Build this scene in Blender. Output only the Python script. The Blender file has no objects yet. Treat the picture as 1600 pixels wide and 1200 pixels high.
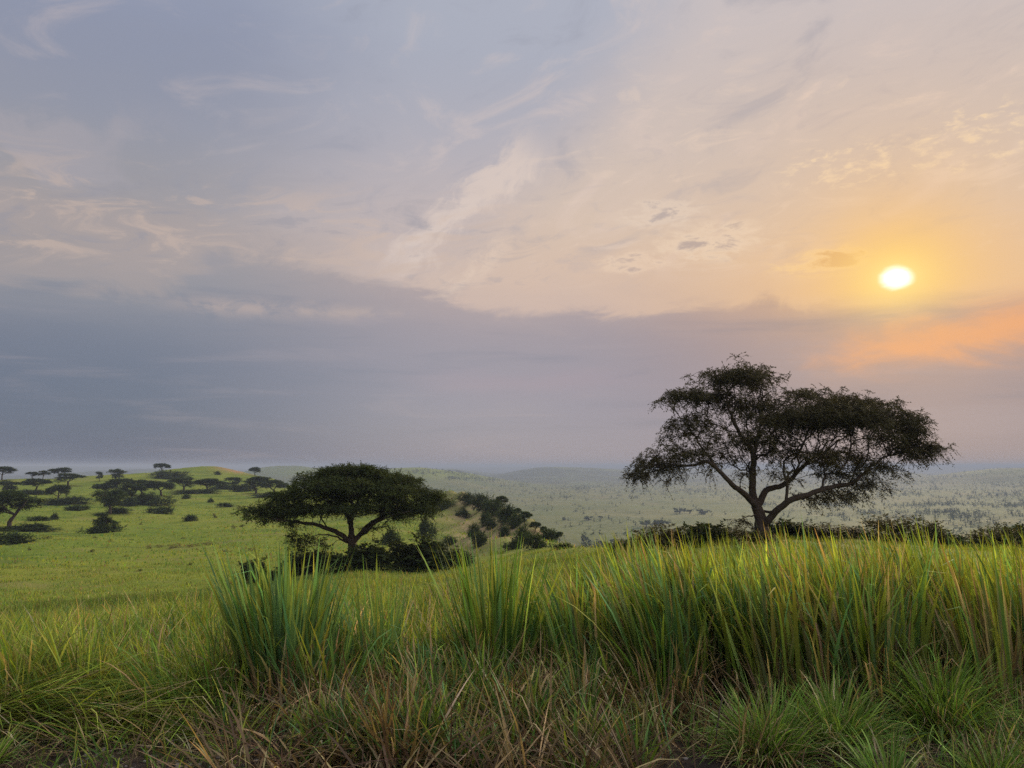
import bpy, math, random
import numpy as np
from mathutils import Vector

R = math.radians
rng = np.random.default_rng(7)
random.seed(7)
scene = bpy.context.scene
col = scene.collection

# ------------------------------------------------------------------ camera
CAM_H = 2.4
F = 1202.0                       # focal length in pixels of the 1600x1200 photograph
PITCH = 6.08
cam_d = bpy.data.cameras.new("camera")
cam_d.sensor_width = 36.0
cam_d.lens = F / 1600 * 36.0
cam_d.clip_start = 0.1
cam_d.clip_end = 90000
cam = bpy.data.objects.new("camera", cam_d)
cam.location = (0, 0, CAM_H)
cam.rotation_euler = (R(90 + PITCH), 0, 0)
col.objects.link(cam)
scene.camera = cam

# ------------------------------------------------------------------ exposure and render settings
EXPO = 1.0
vs = scene.view_settings
vs.view_transform = 'Standard'
vs.look = 'None'
vs.exposure = EXPO
vs.gamma = 1.0
vs.use_curve_mapping = False
cy = scene.cycles
cy.max_bounces = 5
cy.diffuse_bounces = 2
cy.glossy_bounces = 1
cy.transmission_bounces = 4
cy.transparent_max_bounces = 8
cy.volume_bounces = 0
cy.use_adaptive_sampling = True
cy.adaptive_threshold = 0.01
cy.use_denoising = False
cy.caustics_reflective = False
cy.caustics_refractive = False

# ------------------------------------------------------------------ sun
SUN_AZ, SUN_EL = 27.0, 12.5      # degrees right of straight ahead, above the horizon
SUN_DIR = Vector((math.sin(R(SUN_AZ)) * math.cos(R(SUN_EL)), math.cos(R(SUN_AZ)) * math.cos(R(SUN_EL)), math.sin(R(SUN_EL))))
sun_d = bpy.data.lights.new("sun", 'SUN')
sun_d.energy = 2.3
sun_d.angle = R(10)                # seen through thin cloud
sun_d.color = (1.0, 0.80, 0.52)
sun = bpy.data.objects.new("sun", sun_d)
sun.rotation_euler = SUN_DIR.to_track_quat('Z', 'Y').to_euler()
col.objects.link(sun)


# ------------------------------------------------------------------ node expression helper
class E:
    """a socket of a node tree that can be used in arithmetic"""
    nt = None

    def __init__(s, sock):
        s.s = sock

    @staticmethod
    def math(op, *a, clamp=False):
        n = E.nt.nodes.new('ShaderNodeMath')
        n.operation = op
        n.use_clamp = clamp
        for i, v in enumerate(a):
            if isinstance(v, E):
                E.nt.links.new(v.s, n.inputs[i])
            else:
                n.inputs[i].default_value = v
        return E(n.outputs[0])

    def __add__(s, o): return E.math('ADD', s, o)
    def __radd__(s, o): return E.math('ADD', o, s)
    def __sub__(s, o): return E.math('SUBTRACT', s, o)
    def __rsub__(s, o): return E.math('SUBTRACT', o, s)
    def __mul__(s, o): return E.math('MULTIPLY', s, o)
    def __rmul__(s, o): return E.math('MULTIPLY', o, s)
    def __truediv__(s, o): return E.math('DIVIDE', s, o)


def sstep(x, a, b, lo=0.0, hi=1.0):
    n = E.nt.nodes.new('ShaderNodeMapRange')
    n.interpolation_type = 'SMOOTHSTEP'
    if a > b:
        a, b, lo, hi = b, a, hi, lo
    E.nt.links.new(x.s, n.inputs['Value'])
    n.inputs['From Min'].default_value = a
    n.inputs['From Max'].default_value = b
    n.inputs['To Min'].default_value = lo
    n.inputs['To Max'].default_value = hi
    return E(n.outputs['Result'])


def gauss(x, c, w):
    d = (x - c) / w
    return E.math('EXPONENT', (d * d) * -1.0)


def comb(x, y, z):
    n = E.nt.nodes.new('ShaderNodeCombineXYZ')
    for i, v in enumerate((x, y, z)):
        if isinstance(v, E):
            E.nt.links.new(v.s, n.inputs[i])
        else:
            n.inputs[i].default_value = v
    return E(n.outputs[0])


def noise(vec, scale, detail=4, rough=0.55, dist=0.0):
    n = E.nt.nodes.new('ShaderNodeTexNoise')
    n.noise_dimensions = '3D'
    if vec is not None:
        E.nt.links.new(vec.s, n.inputs['Vector'])
    n.inputs['Scale'].default_value = scale
    n.inputs['Detail'].default_value = detail
    n.inputs['Roughness'].default_value = rough
    n.inputs['Distortion'].default_value = dist
    return E(n.outputs['Fac'])


def mixc(f, a, b, mode='MIX'):
    n = E.nt.nodes.new('ShaderNodeMix')
    n.data_type = 'RGBA'
    n.blend_type = mode
    n.clamp_factor = True
    for sock, v in ((n.inputs[0], f), (n.inputs[6], a), (n.inputs[7], b)):
        if isinstance(v, E):
            E.nt.links.new(v.s, sock)
        elif isinstance(v, (int, float)):
            sock.default_value = v
        else:
            sock.default_value = tuple(v[:3]) + (1.0,)
    return E(n.outputs[2])


def ramp(x, stops, interp='B_SPLINE'):
    n = E.nt.nodes.new('ShaderNodeValToRGB')
    n.color_ramp.interpolation = interp
    els = n.color_ramp.elements
    els[1].position, els[1].color = stops[-1][0], tuple(stops[-1][1]) + (1.0,)
    els[0].position, els[0].color = stops[0][0], tuple(stops[0][1]) + (1.0,)
    for p, c in stops[1:-1]:
        els.new(p).color = tuple(c) + (1.0,)
    E.nt.links.new(x.s, n.inputs[0])
    return E(n.outputs[0])


def lin(c):
    return tuple(((v / 255) / 12.92 if v / 255 <= 0.04045 else ((v / 255 + 0.055) / 1.055) ** 2.4) for v in c)


SKY_GAIN = 1.0 / 2 ** EXPO


def S(r, g, b):
    return tuple(v * SKY_GAIN for v in lin((r, g, b)))


# ------------------------------------------------------------------ sky
world = bpy.data.worlds.new("World")
scene.world = world
world.use_nodes = True
nt = world.node_tree
nt.nodes.clear()
E.nt = nt
tc = nt.nodes.new('ShaderNodeTexCoord')
sep = nt.nodes.new('ShaderNodeSeparateXYZ')
nt.links.new(tc.outputs['Generated'], sep.inputs[0])
dx, dy, dz = (E(sep.outputs[i]) for i in range(3))
DEG = 180 / math.pi
az = E.math('ARCTAN2', dx, dy) * DEG
el = E.math('ARCSINE', dz) * DEG
uv = comb(az, el, 0.0)
uvs = comb(az * 0.35, el, 3.0)                       # stretched along the horizon
n_big = noise(uvs, 0.16, 5, 0.55)
n_mid = noise(uvs, 0.45, 6, 0.6)
n_fine = noise(comb(az * 0.5, el, 9.0), 0.9, 6, 0.62, 0.4)
wob = (n_big - 0.5) * 6.0 + (n_mid - 0.5) * 2.2 + (n_fine - 0.5) * 0.8

nis = nt.nodes.new('ShaderNodeTexSky')
nis.sky_type = 'NISHITA'
nis.sun_disc = False
nis.sun_elevation = R(SUN_EL)
nis.sun_rotation = R(SUN_AZ)
nis.altitude = 1000
nis.air_density = 1.0
nis.dust_density = 3.0
nis_c = mixc(1.0, E(nis.outputs[0]), (0.055, 0.055, 0.055), 'MULTIPLY')   # Nishita at a low strength

elw = el + wob * 0.45
t_el = E.math('DIVIDE', elw, 90.0, clamp=True)


def stops(*a):
    return [(e / 90.0, S(*c)) for e, c in a]


left_c = ramp(t_el, stops((11, (158, 150, 152)), (15, (168, 157, 154)), (19, (160, 156, 160)), (23, (150, 153, 167)), (30, (141, 148, 172)), (45, (178, 184, 200)), (70, (196, 200, 212))))
mid_c = ramp(t_el, stops((11, (208, 182, 168)), (14, (208, 186, 174)), (18, (196, 181, 178)), (23, (180, 176, 184)), (30, (166, 172, 188)), (45, (190, 192, 204)), (70, (200, 204, 214))))
right_c = ramp(t_el, stops((9, (222, 186, 152)), (13, (224, 188, 154)), (17, (214, 192, 174)), (23, (205, 190, 182)), (30, (197, 188, 189)), (45, (205, 200, 204)), (70, (205, 206, 214))))
# veil edge runs diagonally up to the right
edge_u = az - (el - 19.0) * 0.95 + 3.0 + wob * 0.9
w_lm = sstep(az + wob * 1.5, -26.0, -6.0)
w_mr = sstep(edge_u, -3.0, 9.0) * sstep(el, 11.0, 19.0) + sstep(az + wob, 2.0, 26.0) * sstep(el, 22.0, 12.0)
w_mr = E.math('MINIMUM', w_mr, 1.0)
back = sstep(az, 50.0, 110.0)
up_c = mixc(w_mr, mixc(w_lm, left_c, mid_c), right_c)
up_c = mixc(back, up_c, left_c)

# streaky brightening of the upper sky
st = noise(comb(az * 0.40 - el * 0.1, el * 0.85 - az * 0.12, 1.0), 0.30, 7, 0.60, 0.9)
up_c = mixc(sstep(st, 0.52, 0.75) * sstep(el, 12.5, 16.0) * (0.25 + 0.25 * sstep(az, -20.0, 20.0)), up_c, S(228, 206, 194))
up_c = mixc(sstep(st, 0.47, 0.28) * 0.40 * sstep(el, 12.5, 17.0), up_c, S(150, 153, 168))
# bright feathered diagonal cirrus
ax, ay, bx, by = -9.8, 14.6, 1.8, 23.4
ln = math.hypot(bx - ax, by - ay)
ux, uy = (bx - ax) / ln, (by - ay) / ln
along = (az - ax) * ux + (el - ay) * uy
perp = (el - ay) * ux - (az - ax) * uy
cn = noise(comb(along * 0.55 + n_big * 4.0, perp * 0.95 + n_mid * 2.0, 5.0), 0.50, 8, 0.66, 1.2)
cir = sstep(cn + gauss(perp + (n_mid - 0.5) * 3.0, -0.2, 1.5) * 0.30, 0.54, 0.86) * sstep(along, -1.5, 3.0) * sstep(along, 16.0, 12.0) * sstep(E.math('ABSOLUTE', perp + 0.3), 3.2, 1.0)
up_c = mixc(cir * 0.75, up_c, S(224, 205, 193))
# second, lower wisp
perp2 = perp + 4.2
cir2 = sstep(cn + gauss(perp2 + (n_mid - 0.5) * 3.0, 0.0, 1.1) * 0.28, 0.56, 0.86) * sstep(along, 0.5, 3.0) * sstep(along, 10.0, 6.0) * sstep(E.math('ABSOLUTE', perp2), 2.4, 0.8)
up_c = mixc(cir2 * 0.7, up_c, S(228, 204, 184))
# rosy cloud sheet at the left, and soft puffs above it
sheet = sstep(el + wob * 0.5, 18.3, 16.2) * sstep(az + wob, -8.0, -22.0) * sstep(n_big, 0.3, 0.62)
up_c = mixc(sheet * 0.55, up_c, S(178, 163, 158))
pn = noise(comb(az * 0.8, el, 14.0), 0.28, 5, 0.5, 0.5)
puff = sstep(pn, 0.45, 0.62) * sstep(az, -22.0, -31.0) * sstep(el, 16.0, 19.0) * sstep(el, 25.0, 22.0)
up_c = mixc(puff * 0.7, up_c, S(170, 164, 170))

n_sk = noise(comb(az * 0.30 + n_big * 2.0, el * 1.0 - az * 0.10, 60.0), 0.62, 8, 0.64, 0.9)
zone = sstep(el, 12.0, 14.0) * sstep(el, 21.5, 17.0) * sstep(az, 8.0, -6.0)
up_c = mixc(zone * sstep(n_sk, 0.50, 0.66) * 0.55, up_c, S(208, 184, 168))
up_c = mixc(zone * sstep(n_sk, 0.48, 0.34) * 0.45, up_c, S(150, 148, 158))
zone2 = sstep(el, 12.0, 15.0) * sstep(el, 31.0, 24.0) * sstep(az, -4.0, 8.0)
up_c = mixc(zone2 * sstep(n_sk, 0.52, 0.70) * 0.38, up_c, S(236, 212, 192))
up_c = mixc(zone2 * sstep(n_sk, 0.46, 0.32) * 0.28, up_c, S(178, 170, 174))

# small dark puffs with lit rims to the left of the sun
pz = noise(comb(az * 0.55, el * 1.25, 21.0), 0.85, 6, 0.6, 0.3)


def puffs(cu, cv, wu, wv, dark, rim, z, scale=0.80, k=0.28):
    m = gauss(az, cu, wu) * gauss(el, cv, wv)
    nn = noise(comb((az - cu) * 0.5, (el - cv) * 1.3, z), scale, 6, 0.62, 0.3) + m * k
    return sstep(nn, 0.52, 0.74) * sstep(m, 0.05, 0.5), sstep(nn, 0.68, 0.84) * sstep(m, 0.1, 0.5)


for cu, cv, wu, wv, dark, rim, z in (
        (15.2, 16.0, 4.4, 1.3, (158, 146, 150), (235, 212, 188), 2.0),
        (11.4, 18.2, 3.0, 1.0, (166, 156, 158), (228, 208, 190), 5.0),
        (9.2, 14.9, 2.6, 0.85, (176, 158, 154), (232, 206, 182), 8.0),
        (22.6, 14.0, 3.4, 1.0, (190, 142, 104), (250, 214, 158), 11.0),
        (25.0, 20.2, 4.5, 1.3, (240, 214, 180), (246, 220, 186), 31.5),
        (32.0, 20.6, 3.5, 1.8, (238, 208, 168), (246, 220, 186), 17.5)):
    rimm, darkm = puffs(cu, cv, wu, wv, dark, rim, z, 1.5, .085) if cu > 24 else puffs(cu, cv, wu, wv, dark, rim, z)
    up_c = mixc(rimm * 0.70, up_c, S(*rim))
    up_c = mixc(darkm * 0.72, up_c, S(*dark))

# low cloud bank along the horizon
n_edge = noise(comb(az * 0.28, el * 0.8, 40.0), 0.55, 8, 0.64, 0.8)
edge_v = 11.7 + sstep(az, -27.0, -20.0) * sstep(az, 4.0, -20.0) * 3.0 - sstep(az, 6.0, 24.0) * 0.5 + (n_mid - 0.5) * 2.2 + (n_big - 0.5) * 3.0 + (n_edge - 0.5) * 4.6
bank = sstep(el - edge_v, 0.5, -0.9) * 0.66 + sstep(el - edge_v, 3.4, -3.2) * 0.34
bank_r = sstep(el - edge_v, 0.9, -2.0)
t_b = E.math('DIVIDE', el + wob * 0.25, 14.0, clamp=True)


def bst(*a):
    return [(e / 14.0, S(*c)) for e, c in a]


b_left = ramp(t_b, bst((0, (93, 103, 127)), (4, (97, 107, 130)), (8, (112, 118, 137)), (11, (139, 140, 150)), (14, (152, 150, 155))))
b_mid = ramp(t_b, bst((0, (134, 136, 154)), (4, (142, 140, 157)), (8, (149, 144, 157)), (11, (160, 149, 156)), (14, (178, 160, 157))))
b_right = ramp(t_b, bst((0, (146, 138, 146)), (4, (155, 141, 147)), (7, (164, 144, 143)), (10, (178, 150, 141)), (14, (212, 170, 138))))
bank_c = mixc(sstep(az, 4.0, 26.0), mixc(sstep(az, -28.0, -2.0), b_left, b_mid), b_right)
bank_c = mixc(back, bank_c, b_left)
n_str = noise(comb(az * 0.10, el * 0.9, 50.0), 0.6, 6, 0.6, 0.5)
bank_c = mixc(sstep(n_str, 0.50, 0.72) * 0.30, bank_c, S(168, 156, 162))
bank_c = mixc(sstep(n_str, 0.48, 0.28) * 0.30, bank_c, S(112, 120, 140))
lit = gauss(el + (n_mid - 0.5) * 1.0, 11.1, 0.55) * sstep(az, -27.0, -20.0) * sstep(az, -6.0, -12.0) * sstep(n_fine, 0.35, 0.6)
bank_c = mixc(lit * 0.75, bank_c, S(184, 166, 160))
rose = gauss(el + (n_mid - 0.5) * 2.0, 6.2, 0.8) * sstep(az, -10.0, -2.0) * sstep(az, 12.0, 4.0)
bank_c = mixc(rose * 0.35, bank_c, S(164, 146, 158))
bank_m = bank + (bank_r - bank) * sstep(az, 18.0, 27.0)
sky = mixc(bank_m, up_c, bank_c)

# glow of the veiled sun, and its disc
sdx = (az - SUN_AZ) * math.cos(R(SUN_EL))
sdy = el - SUN_EL
sd = E.math('SQRT', sdx * sdx + sdy * sdy)
below = sstep(sdy + (n_mid - 0.5) * 1.6, -0.4, -2.8, 1.0, 0.22)
glow = E.math('EXPONENT', (sd / 3.5) * -1.0) * below
glow2 = E.math('EXPONENT', (sd / 8.0) * -1.0) * (1.0 - bank_m * 0.85)
sky = mixc(glow2 * 0.31, sky, S(246, 190, 126))
sky = mixc(E.math('MINIMUM', glow * 1.25, 0.92), sky, S(255, 194, 92))
# orange gap in the bank under the sun
gap = gauss(el + (n_mid - 0.5) * 2.4 + (n_edge - 0.5) * 4.0 - (az - 30.0) * 0.10, 8.4, 1.4) * sstep(az + (n_fine - 0.5) * 6.0, 19.5, 27.5)
sky = mixc(gap * 0.85, sky, S(240, 168, 110))
disc_d = E.math('SQRT', sdx * sdx + (sdy * 1.32) * (sdy * 1.32))
disc = sstep(disc_d + (n_fine - 0.5) * 0.5 + (n_mid - 0.5) * 0.4, 1.26, 0.28)
halo = E.math('EXPONENT', (disc_d / 1.5) * -1.0) * 1.6
sky = mixc(E.math('MINIMUM', halo, 0.9), sky, S(255, 228, 140))
sky = mixc(disc, sky, tuple(v * 1.7 * SKY_GAIN for v in (1.0, 0.97, 0.88)))

# the clear sky shows a little through the veil
sky = mixc(0.90 + sstep(sd, 40.0, 12.0) * 0.085, nis_c, sky)
# unseen sky overhead and behind the viewer brightened as added fill for the foreground
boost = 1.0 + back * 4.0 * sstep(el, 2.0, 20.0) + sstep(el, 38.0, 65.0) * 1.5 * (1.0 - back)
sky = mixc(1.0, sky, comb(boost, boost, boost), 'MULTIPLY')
# below the horizon
sky = mixc(sstep(el, -0.3, -3.0), sky, S(110, 112, 100))
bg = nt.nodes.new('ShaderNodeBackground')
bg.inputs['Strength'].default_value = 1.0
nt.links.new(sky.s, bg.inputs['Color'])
wo = nt.nodes.new('ShaderNodeOutputWorld')
nt.links.new(bg.outputs[0], wo.inputs['Surface'])
world.cycles.sampling_method = 'MANUAL'
world.cycles.sample_map_resolution = 1024

# ------------------------------------------------------------------ terrain height function


def tan_el(py):
    return math.tan(math.atan((600 - py) / F) + R(PITCH))


def az_of(px):
    return math.atan((px - 800) / 1209.0)


P = lambda r, py: (r, CAM_H + r * tan_el(py))
DROP_NEAR = [(520, -64), (800, -80), (1500, -80), (30000, -80)]
PROFILES = {
    -900: [(5, 0), (12, 0), (40, -1), (120, -4), (400, -4), (900, -40), (1600, -80), (30000, -80)],
    -250: [(5, 0), (9, 0), (14, -.5), P(30, 955), P(60, 905), P(110, 865), P(180, 825), P(300, 790), P(430, 765), P(520, 748), (700, -12), (1200, -60), (2000, -80), (30000, -80)],
    0: [(5, 0), (9, 0), (14, -.5), P(25, 965), P(45, 920), P(80, 880), P(140, 843), P(220, 809), P(330, 782), P(450, 758), P(540, 744), (680, -12), (1100, -60), (2000, -80), (30000, -80)],
    170: [(5, 0), (9, 0), (14, -.5), P(25, 965), P(45, 922), P(80, 882), P(140, 845), P(220, 812), P(330, 785), P(450, 760), P(560, 741), (700, -10), (1100, -60), (2000, -80), (30000, -80)],
    340: [(5, 0), (9, 0), (14, -.5), P(25, 965), P(45, 925), P(80, 885), P(140, 848), P(220, 815), P(330, 787), P(460, 762), P(560, 744), P(640, 728.5), (760, -3), (1100, -50), (2000, -80), (30000, -80)],
    425: [(5, 0), (9, 0), (14, -.5), P(25, 965), P(45, 925), P(70, 893), P(130, 852), P(220, 815), P(320, 787), P(430, 766), P(520, 752), P(600, 744), (720, -16), (1100, -60), (2000, -80), (30000, -80)],
    560: [(5, 0), (9, 0), (14, -.5), P(25, 960), P(40, 925), P(60, 884), P(90, 868), P(140, 846), P(220, 806), P(300, 778), P(390, 760), (480, -16), (700, -50), (1200, -80), (30000, -80)],
    640: [(5, 0), (9, 0), (14, -.4), P(25, 957), P(40, 920), P(62, 887), P(95, 874), P(140, 850), P(200, 808), P(270, 775), P(320, 762), (400, -30), DROP_NEAR[0], *DROP_NEAR[1:]],
    960: [(5, 0), (9, 0), (14, -.1), P(25, 930), P(40, 880), P(52, 853), P(60, 851), (85, -10), (150, -34), *DROP_NEAR],
    1060: [(5, 0), (9, 0), (14, 0), P(25, 915), P(40, 862), P(48, 845), (62, -3.5), (90, -13), (160, -38), *DROP_NEAR],
    1185: [(5, 0), (9, 0), (14, 0), P(25, 900), P(40, 838), P(48, 832), (62, -3), (90, -13), (160, -38), *DROP_NEAR],
    1400: [(5, 0), (9, 0), (14, 0), P(25, 900), P(40, 842), P(48, 835), (62, -3), (90, -13), (160, -38), *DROP_NEAR],
    1650: [(5, 0), (9, 0), (14, 0), P(25, 905), P(40, 850), P(50, 838), (65, -3), (95, -13), (170, -38), *DROP_NEAR],
    2600: [(5, 0), (9, 0), (40, -1), (60, -2), (95, -12), (170, -36), *DROP_NEAR],
}
# the ridge: its crest comes nearer as it runs down to the right
_rx = [690, 705, 730, 760, 785, 810, 830, 860, 890, 915]
_rr = [262, 250, 236, 220, 200, 180, 165, 145, 125, 112]
_ry = [766, 770, 775, 787, 796, 808, 820, 836, 853, 862]
_by = [875, 875, 873, 872, 869, 867, 866, 864, 862, 861]     # floor of the dip in front of it
_ey = [889, 885, 882, 879, 874, 870, 867, 863, 859, 856]     # edge of the near grass
for _px in range(690, 916, 9):
    _r, _y, _b, _e = (float(np.interp(_px, _rx, q)) for q in (_rr, _ry, _by, _ey))
    PROFILES[_px] = [(5, 0), (9, 0), (14, -.3), P(25, 952 - (_px - 690) * .06), P(40, 912 - (_px - 690) * .09), P(60, _e), P(60 + (_r - 60) * .33, _b),
                     P(60 + (_r - 60) * .6, _b * .62 + _y * .38), P(60 + (_r - 60) * .85, _b * .2 + _y * .8), P(_r, _y), (_r * 1.12, CAM_H + _r * tan_el(_y) - 9), (_r * 1.6, -36), *DROP_NEAR]
NA, NR = 901, 560
AZ0, AZ1 = R(-75), R(75)
LR0, LR1 = math.log(4.0), math.log(30000.0)
g_az = np.linspace(AZ0, AZ1, NA)
g_lr = np.linspace(LR0, LR1, NR)
keys = sorted(PROFILES)
k_az = np.array([az_of(k) for k in keys])
k_z = np.array([np.interp(g_lr, np.log([p[0] for p in PROFILES[k]]), [p[1] for p in PROFILES[k]]) for k in keys])
tab = np.empty((NA, NR))
for i, a in enumerate(g_az):
    j = int(np.clip(np.searchsorted(k_az, a) - 1, 0, len(keys) - 2))
    t = np.clip((a - k_az[j]) / (k_az[j + 1] - k_az[j]), 0, 1)
    tab[i] = k_z[j] * (1 - t) + k_z[j + 1] * t


def smooth(a, n, axis):
    k = np.ones(2 * n + 1) / (2 * n + 1)
    ap = np.pad(a, [(n, n) if ax == axis else (0, 0) for ax in range(2)], mode='edge')
    return np.apply_along_axis(lambda v: np.convolve(v, k, 'valid'), axis, ap)


tab = smooth(smooth(tab, 3, 0), 1, 1)
tab = smooth(tab, 2, 0)
# rolling far country: (pixel column, half width in columns, distance, half depth, height)
AA, LL = np.meshgrid(g_az, g_lr, indexing='ij')
RR = np.exp(LL)
for px, wx, r0, wr, h in ((640, 95, 2600, 520, 64), (520, 120, 3300, 600, 60), (430, 90, 3900, 600, 64), (740, 80, 3000, 500, 38), (860, 80, 5200, 700, 65), (960, 110, 5800, 700, 48),
                          (1060, 110, 7200, 900, 52), (1540, 120, 4300, 600, 50), (1700, 160, 4000, 600, 54), (1380, 110, 5600, 700, 44), (1230, 120, 7000, 900, 40), (700, 60, 6500, 700, 60), (250, 200, 6000, 900, 60),
                          (1150, 160, 5200, 700, 12), (1450, 120, 2600, 300, 9), (820, 300, 14000, 2500, 60), (1500, 300, 15000, 2500, 55), (50, 300, 12000, 2500, 80)):
    xx = np.tan(AA) * 1209 + 800
    tab += h * np.exp(-((xx - px) / wx) ** 2) * np.exp(-((RR - r0) / wr) ** 2)

n_dirs = [(random.uniform(0, 2 * math.pi), random.uniform(0, 6.28), s) for s in (3.1, 4.7, 7.3, 11.0, 17.0, 27.0, 41.0, 67.0, 110.0, 170.0, 290.0, 470.0) for _ in range(3)]


def H(x, y):
    x = np.asarray(x, float)
    y = np.asarray(y, float)
    r = np.maximum(np.hypot(x, y), 4.001)
    a = np.clip(np.arctan2(x, y), AZ0, AZ1)
    fa = (a - AZ0) / (AZ1 - AZ0) * (NA - 1)
    fr = np.clip((np.log(r) - LR0) / (LR1 - LR0) * (NR - 1), 0, NR - 1.001)
    ia = np.clip(fa.astype(int), 0, NA - 2)
    ir = fr.astype(int)
    ta, tr = fa - ia, fr - ir
    z = (tab[ia, ir] * (1 - ta) + tab[ia + 1, ir] * ta) * (1 - tr) + (tab[ia, ir + 1] * (1 - ta) + tab[ia + 1, ir + 1] * ta) * tr
    for d, ph, s in n_dirs:
        amp = 0.0045 * s ** 0.9
        fade = np.clip((r - s * 1.0) / (s * 3.0), 0, 1) * np.clip(1.6 - s / (r + 1) * 2.0, 0, 1)
        z = z + amp * fade * np.sin((x * math.cos(d) + y * math.sin(d)) * 2 * math.pi / s + ph)
    near = np.clip((13 - r) / 4, 0, 1)
    z = z + near * 0.06 * np.sin(x * 2.1 + 1.3) * np.sin(y * 2.7 + x * 0.7) + near * 0.03 * np.sin(x * 5.3 + y * 1.9)
    # ruts and gullies on the ridge side
    gl = np.clip((r - 110) / 40, 0, 1) * np.clip((330 - r) / 60, 0, 1) * np.clip((a - az_of(650)) / 0.05, 0, 1) * np.clip((az_of(930) - a) / 0.05, 0, 1)
    z = z + gl * (1.3 * np.sin(x * 0.33 + y * 0.11 + 1.2 * np.sin(y * 0.05)) + 0.6 * np.sin(x * 0.8 - y * 0.21))
    return z


def Hs(x, y):
    return float(H(np.array([x]), np.array([y]))[0])


def ray_dir(px, py):
    u, v = (px - 800) / F, (600 - py) / F
    c, s = math.cos(R(PITCH)), math.sin(R(PITCH))
    d = np.array([u, c - v * s, s + v * c])
    return d / np.linalg.norm(d)


def ground_at(px, py, tmin=5.0, tmax=28000.0, steps=2200):
    """first point of the terrain that the pixel's line of sight meets (or the closest approach)"""
    d = ray_dir(px, py)
    t = np.exp(np.linspace(math.log(tmin), math.log(tmax), steps))
    x, y, z = d[0] * t, d[1] * t, CAM_H + d[2] * t
    g = z - H(x, y)
    hit = np.nonzero(g <= 0)[0]
    i = hit[0] if len(hit) else int(np.argmin(g / t))
    return x[i], y[i], float(H(x[i:i + 1], y[i:i + 1])[0]), t[i]


# ------------------------------------------------------------------ mesh and object helpers


def make_mesh(name, verts, faces, mats, colors=None, mat_idx=None, smooth_shade=False, attrs=None):
    me = bpy.data.meshes.new(name)
    verts = np.asarray(verts, np.float32)
    faces = np.asarray(faces, np.int32)
    nv, (nf, k) = len(verts), faces.shape
    me.vertices.add(nv)
    me.vertices.foreach_set('co', verts.ravel())
    me.loops.add(nf * k)
    me.loops.foreach_set('vertex_index', faces.ravel())
    me.polygons.add(nf)
    me.polygons.foreach_set('loop_start', np.arange(0, nf * k, k, dtype=np.int32))
    if mat_idx is not None:
        me.polygons.foreach_set('material_index', np.asarray(mat_idx, np.int32))
    if smooth_shade:
        me.polygons.foreach_set('use_smooth', np.ones(nf, bool))
    for m in mats:
        me.materials.append(m)
    if colors is not None:
        c = np.ones((nv, 4), np.float32)
        c[:, :3] = colors
        a = me.attributes.new('tint', 'FLOAT_COLOR', 'POINT')
        a.data.foreach_set('color', c.ravel())
    for an, av in (attrs or {}).items():
        a = me.attributes.new(an, 'FLOAT', 'POINT')
        a.data.foreach_set('value', np.asarray(av, np.float32))
    me.update(calc_edges=True)
    me.validate()
    return me


def link(name, data, parent=None, loc=None):
    o = bpy.data.objects.new(name, data)
    col.objects.link(o)
    if parent is not None:
        o.parent = parent
    if loc is not None:
        o.location = loc
    return o


def tag(o, label=None, cat=None, group=None, kind=None):
    for k, v in (('label', label), ('category', cat), ('group', group), ('kind', kind)):
        if v is not None:
            o[k] = v
    return o


def copy_tree(src):
    c = src.copy()
    col.objects.link(c)
    for ch in src.children:
        d = ch.copy()
        col.objects.link(d)
        d.parent = c
    return c


# ------------------------------------------------------------------ materials


def new_mat(name):
    m = bpy.data.materials.new(name)
    m.use_nodes = True
    m.node_tree.nodes.clear()
    E.nt = m.node_tree
    return m


def finish(m, shader):
    o = m.node_tree.nodes.new('ShaderNodeOutputMaterial')
    m.node_tree.links.new(shader, o.inputs['Surface'])
    return m


def leaf_shader(colour, trans, rough=0.7, spec=0.04, trans_tint=(1.25, 1.15, 0.55)):
    nt = E.nt
    p = nt.nodes.new('ShaderNodeBsdfPrincipled')
    p.inputs['Roughness'].default_value = rough
    p.inputs['Specular IOR Level'].default_value = spec
    t = nt.nodes.new('ShaderNodeBsdfTranslucent')
    nt.links.new(colour.s, p.inputs['Base Color'])
    tcx = mixc(1.0, colour, trans_tint, 'MULTIPLY')
    nt.links.new(tcx.s, t.inputs['Color'])
    mx = nt.nodes.new('ShaderNodeMixShader')
    mx.inputs[0].default_value = trans
    nt.links.new(p.outputs[0], mx.inputs[1])
    nt.links.new(t.outputs[0], mx.inputs[2])
    return mx.outputs[0]


def attr_col(name='tint'):
    n = E.nt.nodes.new('ShaderNodeAttribute')
    n.attribute_name = name
    return E(n.outputs['Color'])


def attr_f(name):
    n = E.nt.nodes.new('ShaderNodeAttribute')
    n.attribute_name = name
    return E(n.outputs['Fac'])


def geo_pos():
    n = E.nt.nodes.new('ShaderNodeNewGeometry')
    return E(n.outputs['Position'])


M = {}
M['grass'] = new_mat('grass_blade')
finish(M['grass'], leaf_shader(attr_col(), 0.40, 0.70, 0.05))


def leaf_mat(name, c1, c2, trans):
    m = new_mat(name)
    n = E.nt.nodes.new('ShaderNodeObjectInfo')
    rnd = noise(geo_pos(), 0.9, 2, 0.6)
    c = mixc(sstep(rnd, 0.35, 0.65), c1, c2)
    c = mixc(E(n.outputs['Random']) * 0.5, c, tuple(v * 1.35 for v in c2))
    return finish(m, leaf_shader(c, trans))


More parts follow.
